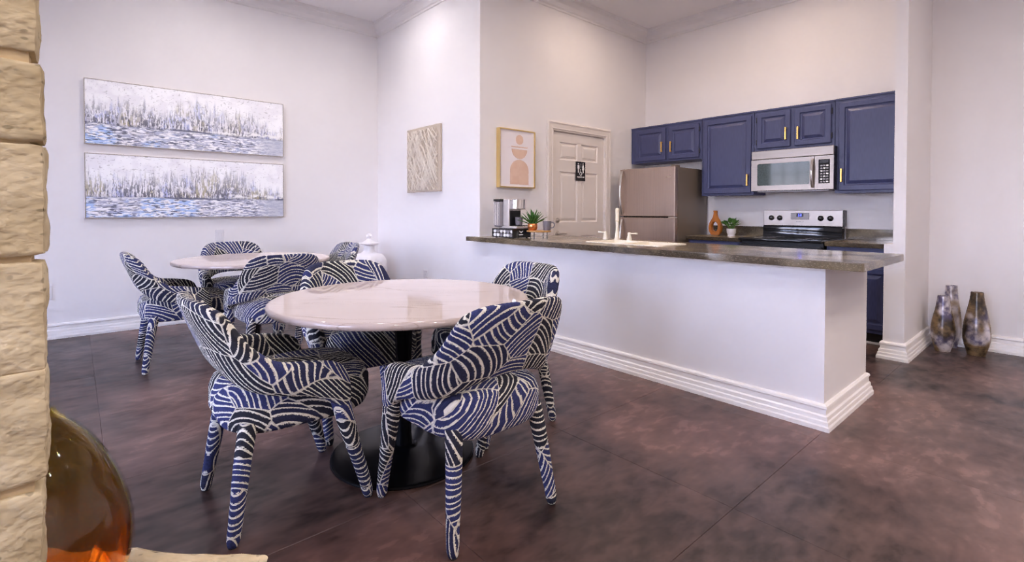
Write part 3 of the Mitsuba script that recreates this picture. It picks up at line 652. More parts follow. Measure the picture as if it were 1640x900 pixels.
# ------------------------------------------------------------------ gold framed print
ga = thing('framed_print', 'gold framed print of stacked terracotta shapes beside the restroom door', 'picture')
fx0, fx1, fz0, fz1, fy = 3.205, 3.702, 1.398, 2.0, YC - 0.052
add(ga + '__frame', cat(bx(fx0, fx0 + 0.012, fy, YC, fz0, fz1, 0.001), bx(fx1 - 0.012, fx1, fy, YC, fz0, fz1, 0.001), bx(fx0 + 0.012, fx1 - 0.012, fy, YC, fz0, fz0 + 0.012), bx(fx0 + 0.012, fx1 - 0.012, fy, YC, fz1 - 0.012, fz1)), 'm_goldframe', label='deep gold frame')
add(ga + '__paper', bx(fx0 + 0.012, fx1 - 0.012, YC - 0.040, YC, fz0 + 0.012, fz1 - 0.012), 'm_mat', label='pale pink paper')
W_, H_ = fx1 - fx0, fz1 - fz0
from shapely import affinity
cxp = 0.56 * W_
oval = affinity.scale(Point(cxp, 0.83 * H_).buffer(1, 24), 0.105 * W_, 0.085 * H_)
bar = sbox(cxp - 0.23 * W_, 0.695 * H_, cxp + 0.23 * W_, 0.712 * H_)
bowl = affinity.scale(Point(cxp, 0.665 * H_).buffer(1, 32), 0.22 * W_, 0.165 * H_).intersection(sbox(-1, 0, 2, 0.665 * H_))
arch = unary_union([sbox(cxp - 0.26 * W_, 0.06 * H_, cxp + 0.26 * W_, 0.30 * H_), affinity.scale(Point(cxp, 0.30 * H_).buffer(1, 32), 0.26 * W_, 0.185 * H_)])
for nm, po in (('oval_shape', oval), ('bar_shape', bar), ('bowl_shape', bowl), ('arch_shape', arch)):
    add(f'{ga}__{nm}', xf(flat(po, 0.0008), (fx0, YC - 0.040, fz0)), 'm_terra')

# ------------------------------------------------------------------ ginger jar in the corner
gj = thing('ginger_jar', 'white carved ginger jar with a lid in the alcove corner', 'jar')
JP = [(0, 0), (0.12, 0), (0.125, 0.02), (0.115, 0.04), (0.13, 0.10), (0.175, 0.26), (0.208, 0.42), (0.212, 0.50), (0.195, 0.575), (0.15, 0.625), (0.085, 0.648), (0.068, 0.665), (0.062, 0.69), (0.066, 0.735), (0.075, 0.742), (0.05, 0.745), (0, 0.745)]
jm = lathe(np.vstack([spl(JP[1:14], 90)[0:1] * [0, 1], spl(JP[1:14], 90), [[0.0, JP[13][1]]]]), 180)
v = jm.vertices.copy(); r = np.hypot(v[:, 0], v[:, 1]); an = np.arctan2(v[:, 1], v[:, 0])
w = np.clip((v[:, 2] - 0.20) / 0.1, 0, 1) * np.clip((0.60 - v[:, 2]) / 0.05, 0, 1)
rel = 0.006 * np.sin(an * 30 + 3 * np.sin(v[:, 2] * 40)) * np.sin(v[:, 2] * 55 + 2 * np.sin(an * 9)) + 0.004 * (meshkit.fbm(np.stack([an * 12, v[:, 2] * 40, an * 0], 1), 3) - 0.5)
k_ = 1 + rel * w / np.maximum(r, 0.02); v[:, 0] *= k_; v[:, 1] *= k_; jm.vertices = v
JX, JY = 2.705, 5.735
add(gj + '__body', xf(jm, (JX, JY, 0)), 'm_ceramic', True)
add(gj + '__lid', xf(lathe(spl([(0.0, 0.738), (0.07, 0.738), (0.118, 0.752), (0.122, 0.760), (0.105, 0.766), (0.06, 0.782), (0.034, 0.800), (0.020, 0.812)], 40).tolist() + spl([(0.014, 0.815), (0.020, 0.822), (0.034, 0.838), (0.034, 0.858), (0.020, 0.873), (0.0, 0.878)], 24).tolist(), 40), (JX, JY, 0)), 'm_ceramic', True, label='flared lid with a ball finial')

# ------------------------------------------------------------------ floor vases
def floor_vase(x, y, prof, m, label, thick=0.008):
    p = spl(prof, 48); inner = [(max(r - thick, 0.01), z) for r, z in p[::-1] if z > 0.03]
    add('floor_vase', xf(lathe([(0, 0)] + p.tolist() + inner + [(0, 0.03)], 48), (x, y, 0)), m, 30, label=label, category='vase', group='mottled floor vases in the corner')
floor_vase(5.445, 0.740, [(0.050, 0), (0.062, 0.045), (0.080, 0.125), (0.081, 0.175), (0.071, 0.26), (0.053, 0.35), (0.041, 0.425), (0.037, 0.460)], 'm_vase0', 'shortest mottled metallic vase, left of the three by the partition')
floor_vase(5.640, 0.715, [(0.042, 0), (0.052, 0.06), (0.069, 0.15), (0.070, 0.21), (0.062, 0.31), (0.048, 0.41), (0.040, 0.49), (0.038, 0.530)], 'm_vase1', 'slender pale mottled vase standing at the back of the three, in the corner')
floor_vase(5.500, 0.538, [(0.056, 0), (0.068, 0.045), (0.086, 0.125), (0.087, 0.185), (0.077, 0.28), (0.058, 0.38), (0.044, 0.465), (0.040, 0.510)], 'm_vase2', 'widest bronze mottled vase, right and nearest of the three')

# ------------------------------------------------------------------ bar counter, sink and faucet
def prism(poly, z0, z1):
    return xf(trimesh.creation.extrude_polygon(poly, z1 - z0, engine='earcut'), (0, 0, z0))
CX0, CX1, CY0, CY1, CZ = 2.89, 3.735, 0.690, 3.99, 0.908
cp = Polygon([(CX0, CY1), (CX0, CY0), (CX1, CY0), (CX1, YC), (XA, YC), (XA, CY1)])
cp = cp.buffer(-0.012).buffer(0.012)
SKX0, SKX1, SKY0, SKY1 = 3.14, 3.53, 1.98, 2.68
hole = sbox(SKX0 + 0.02, SKY0 + 0.02, SKX1 - 0.02, SKY1 - 0.02)
top = cat(prism(cp.buffer(-0.003).difference(hole), CZ - 0.003, CZ), prism(cp.difference(hole), CZ - 0.039, CZ - 0.003), prism(cp.buffer(-0.003).difference(hole), CZ - 0.042, CZ - 0.039))
add('bar_counter', top, 'm_granite', label='long dark brown speckled stone bar counter on the white half wall', category='countertop')
sk = thing('kitchen_sink', 'biscuit double sink set in the bar counter', 'sink')
def ring_loft(rects):
    v, f = [], []
    for x0, x1, y0_, y1_, z in rects: v += [[x0, y0_, z], [x1, y0_, z], [x1, y1_, z], [x0, y1_, z]]
    for k in range(len(rects) - 1):
        for j in range(4):
            a, b = 4 * k + j, 4 * k + (j + 1) % 4; f += [[a, b, b + 4], [a, b + 4, a + 4]]
    k = 4 * (len(rects) - 1); f += [[k, k + 1, k + 2], [k, k + 2, k + 3]]
    return trimesh.Trimesh(np.array(v, float), f, process=False)
mid = 2.33
bowls = [(SKX0 + 0.025, SKX1 - 0.025, SKY0 + 0.025, mid - 0.02), (SKX0 + 0.025, SKX1 - 0.025, mid + 0.02, SKY1 - 0.025)]
rp = sbox(SKX0, SKY0, SKX1, SKY1).buffer(-0.03).buffer(0.03)
for b in bowls: rp = rp.difference(sbox(b[0], b[2], b[1], b[3]))
add(sk + '__rim', prism(rp, CZ, CZ + 0.005), 'm_biscuit')
for x0, x1, ya, yb in bowls: add(sk + '__bowl', ring_loft([(x0, x1, ya, yb, CZ + 0.005), (x0 + 0.012, x1 - 0.012, ya + 0.012, yb - 0.012, CZ - 0.05), (x0 + 0.03, x1 - 0.03, ya + 0.03, yb - 0.03, CZ - 0.17), (x0 + 0.06, x1 - 0.06, ya + 0.06, yb - 0.06, CZ - 0.18)]), 'm_biscuit')
fc = thing('sink_faucet', 'cream faucet with a tall spout and two lever handles behind the sink', 'faucet')
fz = CZ; FX, FY = 3.585, 2.685
add(fc + '__base', xf(lathe([(0, 0), (0.026, 0), (0.026, 0.008), (0.020, 0.02), (0.016, 0.06), (0.014, 0.09), (0, 0.09)], 20), (FX, FY, fz)), 'm_biscuit', 35)
sp = spl([(FX, FY, fz + 0.07), (FX, FY, fz + 0.16), (FX - 0.003, FY - 0.002, fz + 0.235), (FX - 0.016, FY - 0.012, fz + 0.266), (FX - 0.040, FY - 0.030, fz + 0.262), (FX - 0.060, FY - 0.045, fz + 0.225), (FX - 0.068, FY - 0.051, fz + 0.165)], 30)
add(fc + '__spout', tube(sp, np.linspace(0.013, 0.017, 30), 12), 'm_biscuit', 40)
for dy in (0.128, -0.128):
    add(fc + '__handle', cat(xf(lathe([(0, 0), (0.024, 0), (0.023, 0.012), (0.013, 0.050), (0.015, 0.060), (0.010, 0.070), (0, 0.072)], 18), (FX, FY + dy, fz)), tube([(FX, FY + dy, fz + 0.058), (FX, FY + dy * 1.35, fz + 0.061), (FX, FY + dy * 1.62, fz + 0.063)], [0.007, 0.006, 0.009], 10)), 'm_biscuit', 40)

# ------------------------------------------------------------------ cabinets
def raised(w, h, fr=0.058):
    return cat(ring_panel(w, h, [(0, -0.018), (0.0, 0.0), (0.006, 0.004), (fr - 0.010, 0.004), (fr - 0.004, -0.007), (fr + 0.006, -0.009), (fr + 0.034, 0.003), (fr + 0.036, 0.0035)]), bx(0.001, w - 0.001, 0.010, 0.018, 0.001, h - 0.001))
def pull(parent, x, y, z, h=0.128):
    """brass bar pull on a front facing -X"""
    add(parent + '__handle', cat(bx(x - 0.030, x - 0.022, y - 0.008, y + 0.008, z - h / 2, z + h / 2, 0.002), bx(x - 0.023, x + 0.001, y - 0.006, y + 0.006, z - h / 2 + 0.004, z - h / 2 + 0.016), bx(x - 0.023, x + 0.001, y - 0.006, y + 0.006, z + h / 2 - 0.016, z + h / 2 - 0.004)), 'm_gold', label='brushed brass bar pull')
def wall_cabinet(ya, yb, z0, z1, doors, label, xf0=5.495):
    """ya > yb; doors: (left y, right y, z0, z1, handle y, handle z, hinge y or None)"""
    c = thing('wall_cabinet', label, 'cabinet', 'blue wall cabinets')
    add(c + '__body', cat(bx(xf0, XK, yb, ya, z0, z1, 0.001), bx(xf0 - 0.010, xf0, yb, ya, z1 - 0.018, z1, 0.002), bx(xf0 + 0.002, XK, yb + 0.0, ya, z0 - 0.0, z0 + 0.01)), 'm_cabinet')
    for dl, dr_, a, b, hy, hz_, hg in doors:
        d = add(c + '__door', on_kitchen(raised(dl - dr_, b - a), xf0 - 0.019, dl, a), 'm_cabinet')
        pull(d, xf0 - 0.021, hy, hz_)
        if hg is not None:
            for z in (a + 0.07, b - 0.07): add(c + '__hinge', tube([(xf0 - 0.012, hg, z - 0.028), (xf0 - 0.012, hg, z + 0.028)], 0.007, 8), 'm_cabdark', 40)
wall_cabinet(3.890, 2.916, 1.773, 2.235, [(3.815, 3.383, 1.795, 2.190, 3.425, 1.955, None), (3.338, 2.945, 1.795, 2.190, 3.300, 1.945, 2.940)], 'short blue two-door cabinet above the refrigerator')
wall_cabinet(2.912, 2.322, 1.338, 2.238, [(2.885, 2.345, 1.360, 2.195, 2.375, 1.500, None)], 'tall blue single-door cabinet between refrigerator and microwave')
wall_cabinet(2.318, 1.562, 1.795, 2.236, [(2.285, 1.955, 1.825, 2.200, 1.992, 1.958, 2.290), (1.915, 1.590, 1.825, 2.200, 1.878, 1.950, 1.585)], 'short blue two-door cabinet above the microwave')
wall_cabinet(1.558, 0.975, 1.338, 2.238, [(1.525, 1.000, 1.360, 2.195, 1.495, 1.505, None)], 'tall blue single-door cabinet at the right, against the partition wall')

KZ = 0.885
def base_cabinet(ya, yb, label):
    c = thing('base_cabinet', label, 'cabinet', 'blue base cabinets'); x0 = 5.21
    add(c + '__body', bx(x0, XK - 0.025, yb, ya, 0.10, KZ - 0.041, 0.001), 'm_cabinet')
    add(c + '__toe_kick', bx(x0 + 0.05, XK - 0.025, yb, ya, 0.0, 0.10), 'm_black')
    add(c + '__shoe_strip', bx(x0 + 0.036, x0 + 0.05, yb, ya, 0.0, 0.018), 'm_trim')
    w = ya - yb - 0.05
    d = add(c + '__drawer', on_kitchen(cat(ring_panel(w, 0.13, [(0, -0.018), (0, 0), (0.012, 0.006), (0.016, 0.006)]), bx(0.001, w - 0.001, 0.01, 0.018, 0.001, 0.129)), x0 - 0.019, ya - 0.025, 0.695), 'm_cabinet')
    d = add(c + '__door', on_kitchen(raised(w, 0.535), x0 - 0.019, ya - 0.025, 0.135), 'm_cabinet')
    pull(d, x0 - 0.021, ya - 0.06 if ya > 2 else yb + 0.06, 0.60)
base_cabinet(2.915, 2.318, 'blue base cabinet between the refrigerator and the range')
base_cabinet(1.536, 1.024, 'blue base cabinet between the range and the partition wall')
def counter(ya, yb, label):
    k = thing('kitchen_counter', label, 'countertop')
    add(k + '__slab', bx(5.165, XK, yb, ya, KZ - 0.04, KZ, 0.003), 'm_granite')
    add(k + '__backsplash', bx(XK - 0.02, XK, yb, ya, KZ, KZ + 0.105, 0.002), 'm_granite')
counter(2.925, 2.310, 'short dark stone counter holding the amber vase and small plant')
counter(1.542, 1.022, 'short dark stone counter right of the range')
# cabinets behind the bar, facing the kitchen
c = thing('bar_cabinet', 'blue cabinet run under the bar counter, facing the kitchen', 'cabinet')
add(c + '__back_panel', bx(XA + 0.115, XA + 0.13, 1.004, YC - 0.004, 0.10, 0.864), 'm_cabinet')
add(c + '__floor_panel', bx(XA + 0.13, 3.66, 1.004, YC - 0.004, 0.10, 0.118), 'm_cabinet')
add(c + '__toe_kick', bx(XA + 0.115, 3.60, 1.004, YC - 0.004, 0.0, 0.10), 'm_black')
for i in range(6):
    ya = 1.010 + i * 0.4805
    m = xf(raised(0.47, 0.72), (0, 0, 0)); m.apply_transform(trimesh.transformations.rotation_matrix(PI / 2, [0, 0, 1])); m.apply_translation((3.679, ya, 0.125))
    add(c + '__door', m, 'm_cabinet')

# ------------------------------------------------------------------ refrigerator
rf = thing('refrigerator', 'stainless top-freezer refrigerator with dark sides beside the restroom door', 'refrigerator')
RX, RY0, RY1, RZ = 5.05, 2.992, 3.745, 1.668
add(rf + '__body', bx(5.125, 5.78, RY0 + 0.004, RY1 - 0.004, 0.02, RZ - 0.008, 0.004), 'm_fridgeside', label='dark grey cabinet')
add(rf + '__gasket', bx(5.112, 5.126, RY0 + 0.012, RY1 - 0.012, 0.06, RZ - 0.015), 'm_black')
def fdoor(z0, z1): return rbx(RX, 5.113, RY0, RY1, z0, z1, 0.010, 6)
d1 = add(rf + '__freezer_door', fdoor(1.098, RZ), 'm_steelwarm', 30, label='brushed stainless freezer door')
d2 = add(rf + '__fridge_door', fdoor(0.07, 1.086), 'm_steelwarm', 30, label='brushed stainless lower door')
def fhandle(p, z0, z1):
    y = RY1 - 0.045; zz = np.linspace(z0, z1, 16); b = np.sin(np.linspace(0, PI, 16))
    add(p + '__handle', tube(np.stack([RX - 0.018 - 0.042 * b ** 0.6, 0 * zz + y, zz], 1), 0.016, 12, flat=0.8), 'm_chrome', 40, label='bowed metal handle')
fhandle(d1, 1.12, 1.645); fhandle(d2, 0.42, 1.06)
add(d1 + '__badge', bx(RX - 0.0015, RX + 0.002, RY0 + 0.055, RY0 + 0.105, 1.545, 1.556), 'm_chrome')
add(rf + '__hinge_cover', cat(rbx(5.06, 5.17, RY0 + 0.01, RY0 + 0.06, RZ - 0.008, RZ + 0.016, 0.006, 6)), 'm_fridgeside', 30)
add(rf + '__hinge', bx(RX + 0.01, 5.11, RY0 + 0.002, RY0 + 0.09, 1.0865, 1.0975), 'm_chrome')
add(rf + '__grille', bx(5.10, 5.13, RY0 + 0.01, RY1 - 0.01, 0.0, 0.065), 'm_black')

# ------------------------------------------------------------------ microwave
mw = thing('microwave_oven', 'stainless over-the-range microwave under the short blue cabinet', 'microwave')
MY1, MY0, MZ0, MZ1, MX = 2.304, 1.540, 1.372, 1.790, 5.40
add(mw + '__body', bx(MX + 0.012, XK, MY0, MY1, MZ0, MZ1, 0.003), 'm_black', label='black case')
add(mw + '__vent_strip', bx(MX - 0.006, MX + 0.014, MY0, MY1, 1.702, MZ1, 0.004), 'm_steel', label='stainless top strip')
wp = sbox(2.240, 1.428, 1.742, 1.655)
def yz_plate(poly, x0, x1):
    m = trimesh.creation.extrude_polygon(poly, x1 - x0, engine='earcut'); v = m.vertices.copy(); m.vertices = np.stack([x0 + v[:, 2], v[:, 0], v[:, 1]], 1); trimesh.repair.fix_normals(m); return m
dfr = sbox(1.705, MZ0 + 0.004, MY1, 1.698).difference(sbox(1.745, 1.428, 2.242, 1.655).buffer(-0.015).buffer(0.015))
d = add(mw + '__door', yz_plate(dfr, MX - 0.006, MX + 0.012), 'm_steel', label='stainless door frame')
add(d + '__window', bx(MX - 0.001, MX + 0.012, 1.744, 2.243, 1.427, 1.656), 'm_screen', label='dark glass window')
zz = np.linspace(1.400, 1.672, 18); b = np.sin(np.linspace(0, PI, 18)) ** 0.6
add(d + '__handle', tube(np.stack([MX - 0.008 - 0.035 * b, 0 * zz + 1.718, zz], 1), 0.012, 12), 'm_chrome', 40, label='bowed chrome handle')
cpn = sbox(MY0, MZ0 + 0.004, 1.701, 1.698).difference(sbox(1.572, 1.432, 1.668, 1.662))
p = add(mw + '__control_panel', yz_plate(cpn, MX - 0.006, MX + 0.012), 'm_steel')
add(p + '__keypad', bx(MX - 0.003, MX + 0.012, 1.571, 1.669, 1.431, 1.663), 'm_blackgloss', label='black keypad')
add(p + '__display', bx(MX - 0.004, MX, 1.585, 1.655, 1.628, 1.655), 'm_signblack')
for r_ in range(7):
    for c_ in range(3):
        add(p + '__button', bx(MX - 0.0042, MX - 0.002, 1.584 + c_ * 0.025, 1.584 + c_ * 0.025 + 0.019, 1.440 + r_ * 0.026, 1.440 + r_ * 0.026 + 0.014), 'm_greytank' if (r_ + c_) % 3 else 'm_signwhite')
add(mw + '__badge', bx(MX - 0.0075, MX - 0.005, 1.900, 1.945, 1.742, 1.750), 'm_greytank')
add(mw + '__underside_vent', bx(5.43, 5.70, MY0 + 0.05, MY1 - 0.05, MZ0 - 0.010, MZ0), 'm_greytank')

# ------------------------------------------------------------------ range
rg = thing('kitchen_range', 'black and stainless electric range with a knobbed backguard', 'stove')
GY1, GY0 = 2.303, 1.549
add(rg + '__body', bx(5.17, 5.77, GY0, GY1, 0.03, 0.872, 0.003), 'm_black')
add(rg + '__cooktop', rbx(5.10, 5.78, GY0 - 0.004, GY1 + 0.004, 0.868, 0.892, 0.008, 6), 'm_blackgloss', 30, label='black glass cooktop')
for x, y, r_ in ((5.30, 2.12, 0.10), (5.30, 1.73, 0.08), (5.58, 2.12, 0.08), (5.58, 1.73, 0.10)):
    add(rg + '__burner_ring', xf(lathe([(r_ - 0.004, 0), (r_, 0), (r_, 0.0006), (r_ - 0.004, 0.0006), (r_ - 0.004, 0)], 40), (x, y, 0.892)), 'm_greytank')
od = add(rg + '__oven_door', rbx(5.115, 5.168, GY0 + 0.004, GY1 - 0.004, 0.22, 0.835, 0.008, 6), 'm_black', 30, label='black oven door')
add(od + '__glass', bx(5.112, 5.118, GY0 + 0.10, GY1 - 0.10, 0.34, 0.68), 'm_blackgloss')
yy = np.linspace(GY0 + 0.05, GY1 - 0.05, 20); b = np.sin(np.linspace(0, PI, 20)) ** 0.3
add(od + '__handle', tube(np.stack([5.112 - 0.045 * b, yy, 0 * yy + 0.80], 1), 0.013, 12), 'm_black', 40, label='black bar handle')
add(rg + '__drawer', rbx(5.12, 5.168, GY0 + 0.004, GY1 - 0.004, 0.04, 0.21, 0.006, 6), 'm_black', 30)
# backguard: glossy curved riser, stainless panel above
rp_ = [(5.70, 0.892), (5.71, 0.93), (5.703, 0.965), (5.708, 1.0), (5.722, 1.012), (5.79, 1.012), (5.79, 0.892)]
m = trimesh.creation.extrude_polygon(Polygon(rp_), GY1 - GY0, engine='earcut'); v = m.vertices.copy(); m.vertices = np.stack([v[:, 0], v[:, 2] + GY0, v[:, 1]], 1); trimesh.repair.fix_normals(m)
add(rg + '__riser', m, 'm_blackgloss', 40, label='glossy black riser')
bg = add(rg + '__backguard', rbx(5.722, 5.80, GY0 - 0.002, GY1 + 0.002, 1.008, 1.174, 0.007, 6), 'm_panelsteel', 30, label='stainless control panel')
add(bg + '__end_cap', bx(5.728, 5.805, GY0 - 0.012, GY0 - 0.001, 1.008, 1.172, 0.003), 'm_black')
for y in (2.222, 2.136, 1.743, 1.656):
    add(bg + '__knob', xf(lathe([(0, 0), (0.027, 0), (0.027, 0.008), (0.021, 0.012), (0.019, 0.026), (0.012, 0.030), (0, 0.030)], 24), (5.722, y, 1.091), ry=-PI / 2), 'm_black', 35, label='black control knob')
dp = add(bg + '__display', bx(5.718, 5.726, 1.850, 2.026, 1.076, 1.146, 0.002), 'm_greytank', label='grey display with a blue clock')
add(dp + '__screen', bx(5.7165, 5.719, 1.905, 1.970, 1.106, 1.140), 'm_signblack')
mat('m_clock', pr((0.1, 0.1, 0.5), 0.5))
t = meshkit.text_mesh('18', 0.022, 0.0008, True); v = t.vertices.copy(); v[:, 0] -= (v[:, 0].min() + v[:, 0].max()) / 2
t.vertices = np.stack([5.7165 - v[:, 2], 1.938 - v[:, 0], v[:, 1] + 1.112], 1)
add(dp + '__digits', t, 'm_clock', emitter={'type': 'area', 'radiance': {'type': 'rgb', 'value': [0.10, 0.14, 2.6]}}, label='lit blue clock digits')
text_x('Whirlpool', 0.012, 1.938, 5.7218, 1.047, 'm_greytank', bg + '__lettering', bold=False, label='small grey lettering')

# ------------------------------------------------------------------ things on the kitchen counter
av = thing('amber_vase', 'amber glazed vase with a hole through its body beside the small plant', 'vase')
VX, VY = 5.56, 2.774
prof = spl([(0.040, 0.0), (0.062, 0.025), (0.078, 0.085), (0.070, 0.135), (0.045, 0.180), (0.026, 0.215), (0.019, 0.245), (0.020, 0.275), (0.023, 0.283)], 40)
out = Polygon(np.vstack([prof, prof[::-1] * [-1, 1]]))
holep = affinity.scale(Point(0, 0.098).buffer(1, 24), 0.034, 0.054)
cs = m3.CrossSection([np.array(out.exterior.coords)[:-1][::-1] if not out.exterior.is_ccw else np.array(out.exterior.coords)[:-1], np.array(holep.exterior.coords)[:-1][::(-1 if holep.exterior.is_ccw else 1)]], m3.FillRule.EvenOdd)
sl = []
for k in range(-6, 7):
    tt = k / 6.0; sl.append((0.030 * tt, -0.022 * (1 - math.sqrt(max(0, 1 - tt * tt)))))
body = m3.Manifold()
for (a, o0), (b, o1) in zip(sl[:-1], sl[1:]):
    body += cs.offset(max(o0, o1) - 0.0, m3.JoinType.Round, 2.0, 24).extrude(b - a + 0.0004).translate((0, 0, a))
m = tm(body); v = m.vertices.copy(); m.vertices = np.stack([VX + v[:, 2], VY + v[:, 0], KZ + v[:, 1]], 1); trimesh.repair.fix_normals(m)
add(av + '__body', m, 'm_amberceramic', 50)

def leaf(L, w, bend, n=8, cup=0.25, tip=1.0):
    """a leaf along +x rising, thick blade"""
    s = np.linspace(0, 1, n); x = L * s * np.cos(bend * s); z = L * s * np.sin(bend * (1 - 0.5 * s)) * 0.9
    ww = w * np.sin(PI * np.clip(s, 0.0, 1) ** (0.75 * tip)) ** 0.8 + 0.0006
    v, f = [], []
    for k in range(n):
        v += [[x[k], -ww[k], z[k] + cup * ww[k]], [x[k], 0, z[k]], [x[k], ww[k], z[k] + cup * ww[k]], [x[k], 0, z[k] - 0.0018]]
    for k in range(n - 1):
        for j in range(4):
            a, b = 4 * k + j, 4 * k + (j + 1) % 4; f += [[a, b, b + 4], [a, b + 4, a + 4]]
    return trimesh.Trimesh(np.array(v), f, process=False)
pp = thing('potted_plant', 'small round-leaved plant in a white pot beside the range', 'plant')
PX, PY = 5.555, 2.588
add(pp + '__pot', xf(lathe([(0, 0), (0.040, 0), (0.040, 0.008), (0.034, 0.012), (0.047, 0.030), (0.051, 0.080), (0.046, 0.080), (0.043, 0.068), (0, 0.066)], 32), (PX, PY, KZ)), 'm_pot', 35)
rng = random.Random(8)
for i in range(22):
    a = i * 2.4; up = rng.uniform(0.15, 1.25); L = rng.uniform(0.055, 0.085)
    base = np.array([PX + 0.012 * math.cos(a), PY + 0.012 * math.sin(a), KZ + 0.066]); tipp = base + [0.045 * math.cos(a) * math.cos(up), 0.045 * math.sin(a) * math.cos(up), 0.035 + 0.05 * math.sin(up)]
    m = xf(leaf(L, L * 0.34, 0.5, 8, 0.25, 1.2), (0, 0, 0), ry=-up * 0.7); m = xf(m, tipp, rz=a)
    add(pp + '__leaf', cat(m, tube([base, (base + tipp) / 2 + [0, 0, 0.01], tipp], 0.0022, 5)), 'm_leaflight' if i % 3 else 'm_leaf', True)

# ------------------------------------------------------------------ coffee corner on the bar
cd = thing('pod_drawer', 'low black coffee pod drawer under the coffee maker on the bar', 'drawer')
QX0, QX1, QY0, QY1 = 2.985, 3.215, 3.395, 3.690
QZ0, QZ1 = CZ + 0.006, CZ + 0.088
add(cd + '__case', cat(bx(QX0 + 0.006, QX1, QY0, QY1, QZ1 - 0.012, QZ1, 0.002), bx(QX0 + 0.006, QX1, QY0, QY0 + 0.004, QZ0, QZ1), bx(QX0 + 0.006, QX1, QY1 - 0.004, QY1, QZ0, QZ1), bx(QX0 + 0.10, QX1, QY0, QY1, QZ0, QZ1), bx(QX0 + 0.006, QX1, QY0, QY1, QZ0, QZ0 + 0.008)), 'm_blackgloss')
add(cd + '__front_frame', cat(*[bx(QX0, QX0 + 0.006, QY0, QY1, z, z + 0.005) for z in (QZ0, QZ0 + 0.038, QZ1 - 0.006)], bx(QX0, QX0 + 0.006, QY0, QY0 + 0.006, QZ0, QZ1), bx(QX0, QX0 + 0.006, QY1 - 0.006, QY1, QZ0, QZ1)), 'm_black')
for r_ in range(2):
    for c_ in range(6):
        add(cd + '__coffee_pod', xf(lathe([(0, 0), (0.020, 0), (0.020, 0.003), (0.017, 0.004), (0.013, 0.040), (0, 0.040)], 16), (QX0 + 0.010, QY0 + 0.028 + c_ * 0.048, QZ0 + 0.022 + r_ * 0.038), ry=PI / 2), 'm_signwhite' if (c_ * 7 + r_ * 5) % 3 else 'm_greytank', 30)
for x in (QX0 + 0.03, QX1 - 0.03):
    for y in (QY0 + 0.03, QY1 - 0.03): add(cd + '__foot', xf(lathe([(0, 0), (0.010, 0), (0.010, 0.007), (0, 0.007)], 12), (x, y, CZ)), 'm_rubber')
ch = unary_union([LineString([(0.085, 0.060), (0.105, 0.046), (0.125, 0.060)]).buffer(0.004), sbox(0.080, 0.022, 0.130, 0.032)])
add(cd + '__emblem', xf(flat(ch, 0.001), (QX0, QY0, QZ0)), 'm_signwhite', label='white emblem')

cm = thing('coffee_maker', 'silver single-cup coffee maker with a clear water tank on the bar', 'coffee maker')
BZ = QZ1
add(cm + '__base', rbx(3.04, 3.20, 3.40, 3.66, BZ, BZ + 0.022, 0.006, 6), 'm_panelsteel', 30)
add(cm + '__body', rbx(3.04, 3.20, 3.515, 3.60, BZ + 0.018, BZ + 0.275, 0.010, 6), 'm_panelsteel', 30, label='silver body')
add(cm + '__cavity', bx(3.055, 3.185, 3.510, 3.518, BZ + 0.024, BZ + 0.165), 'm_black', label='black cup recess')
add(cm + '__brew_head', xf(cat(lathe([(0, 0), (0.070, 0), (0.077, 0.006), (0.078, 0.085), (0.074, 0.094), (0, 0.096)], 36)), (3.12, 3.475, BZ + 0.178)), 'm_chrome', 35, label='polished round brew head')
add(cm + '__drip_tray', bx(3.06, 3.18, 3.405, 3.51, BZ + 0.020, BZ + 0.030, 0.002), 'm_black')
add(cm + '__water_tank', rbx(3.00, 3.19, 3.605, 3.690, BZ + 0.012, BZ + 0.255, 0.016, 6), 'm_greytank', 30, label='smoky water tank')
add(cm + '__tank_lid', rbx(2.998, 3.192, 3.603, 3.692, BZ + 0.255, BZ + 0.275, 0.006, 6), 'm_black', 30, label='black tank lid')
for y in (3.622, 3.648, 3.674): add(cm + '__tank_rib', bx(2.994, 3.001, y - 0.008, y + 0.008, BZ + 0.03, BZ + 0.24, 0.002), 'm_panelsteel')
add('coffee_cup', xf(lathe([(0, 0), (0.026, 0), (0.032, 0.004), (0.037, 0.075), (0.034, 0.075), (0.029, 0.010), (0, 0.008)], 28), (3.12, 3.458, BZ + 0.0305)), 'm_mug', 35, label='plain dark grey cup standing in the coffee maker', category='cup')

st = thing('wood_stand', 'small round wooden riser on black wire legs on the bar', 'stand')
TX, TY, TZ = 3.16, 3.235, CZ + 0.062
add(st + '__tray', xf(lathe([(0, 0), (0.108, 0), (0.112, 0.004), (0.112, 0.010), (0.108, 0.014), (0, 0.014)], 40), (TX, TY, TZ)), 'm_wood', 35)
for a in (0.3, 1.87, 3.44, 5.01):
    x, y = TX + 0.085 * math.cos(a), TY + 0.085 * math.sin(a)
    add(st + '__leg', tube([(x, y, CZ), (x, y, TZ + 0.001)], 0.0032, 8), 'm_black')
sc = thing('spiky_plant', 'spiky succulent in a copper pot on the wooden riser', 'plant')
SX_, SY_ = 3.135, 3.290; sz = TZ + 0.014
add(sc + '__pot', xf(lathe([(0, 0), (0.034, 0), (0.044, 0.020), (0.046, 0.045), (0.040, 0.062), (0.036, 0.062), (0.036, 0.052), (0, 0.050)], 28), (SX_, SY_, sz)), 'm_copper', 40, label='shiny copper pot')
rng = random.Random(3)
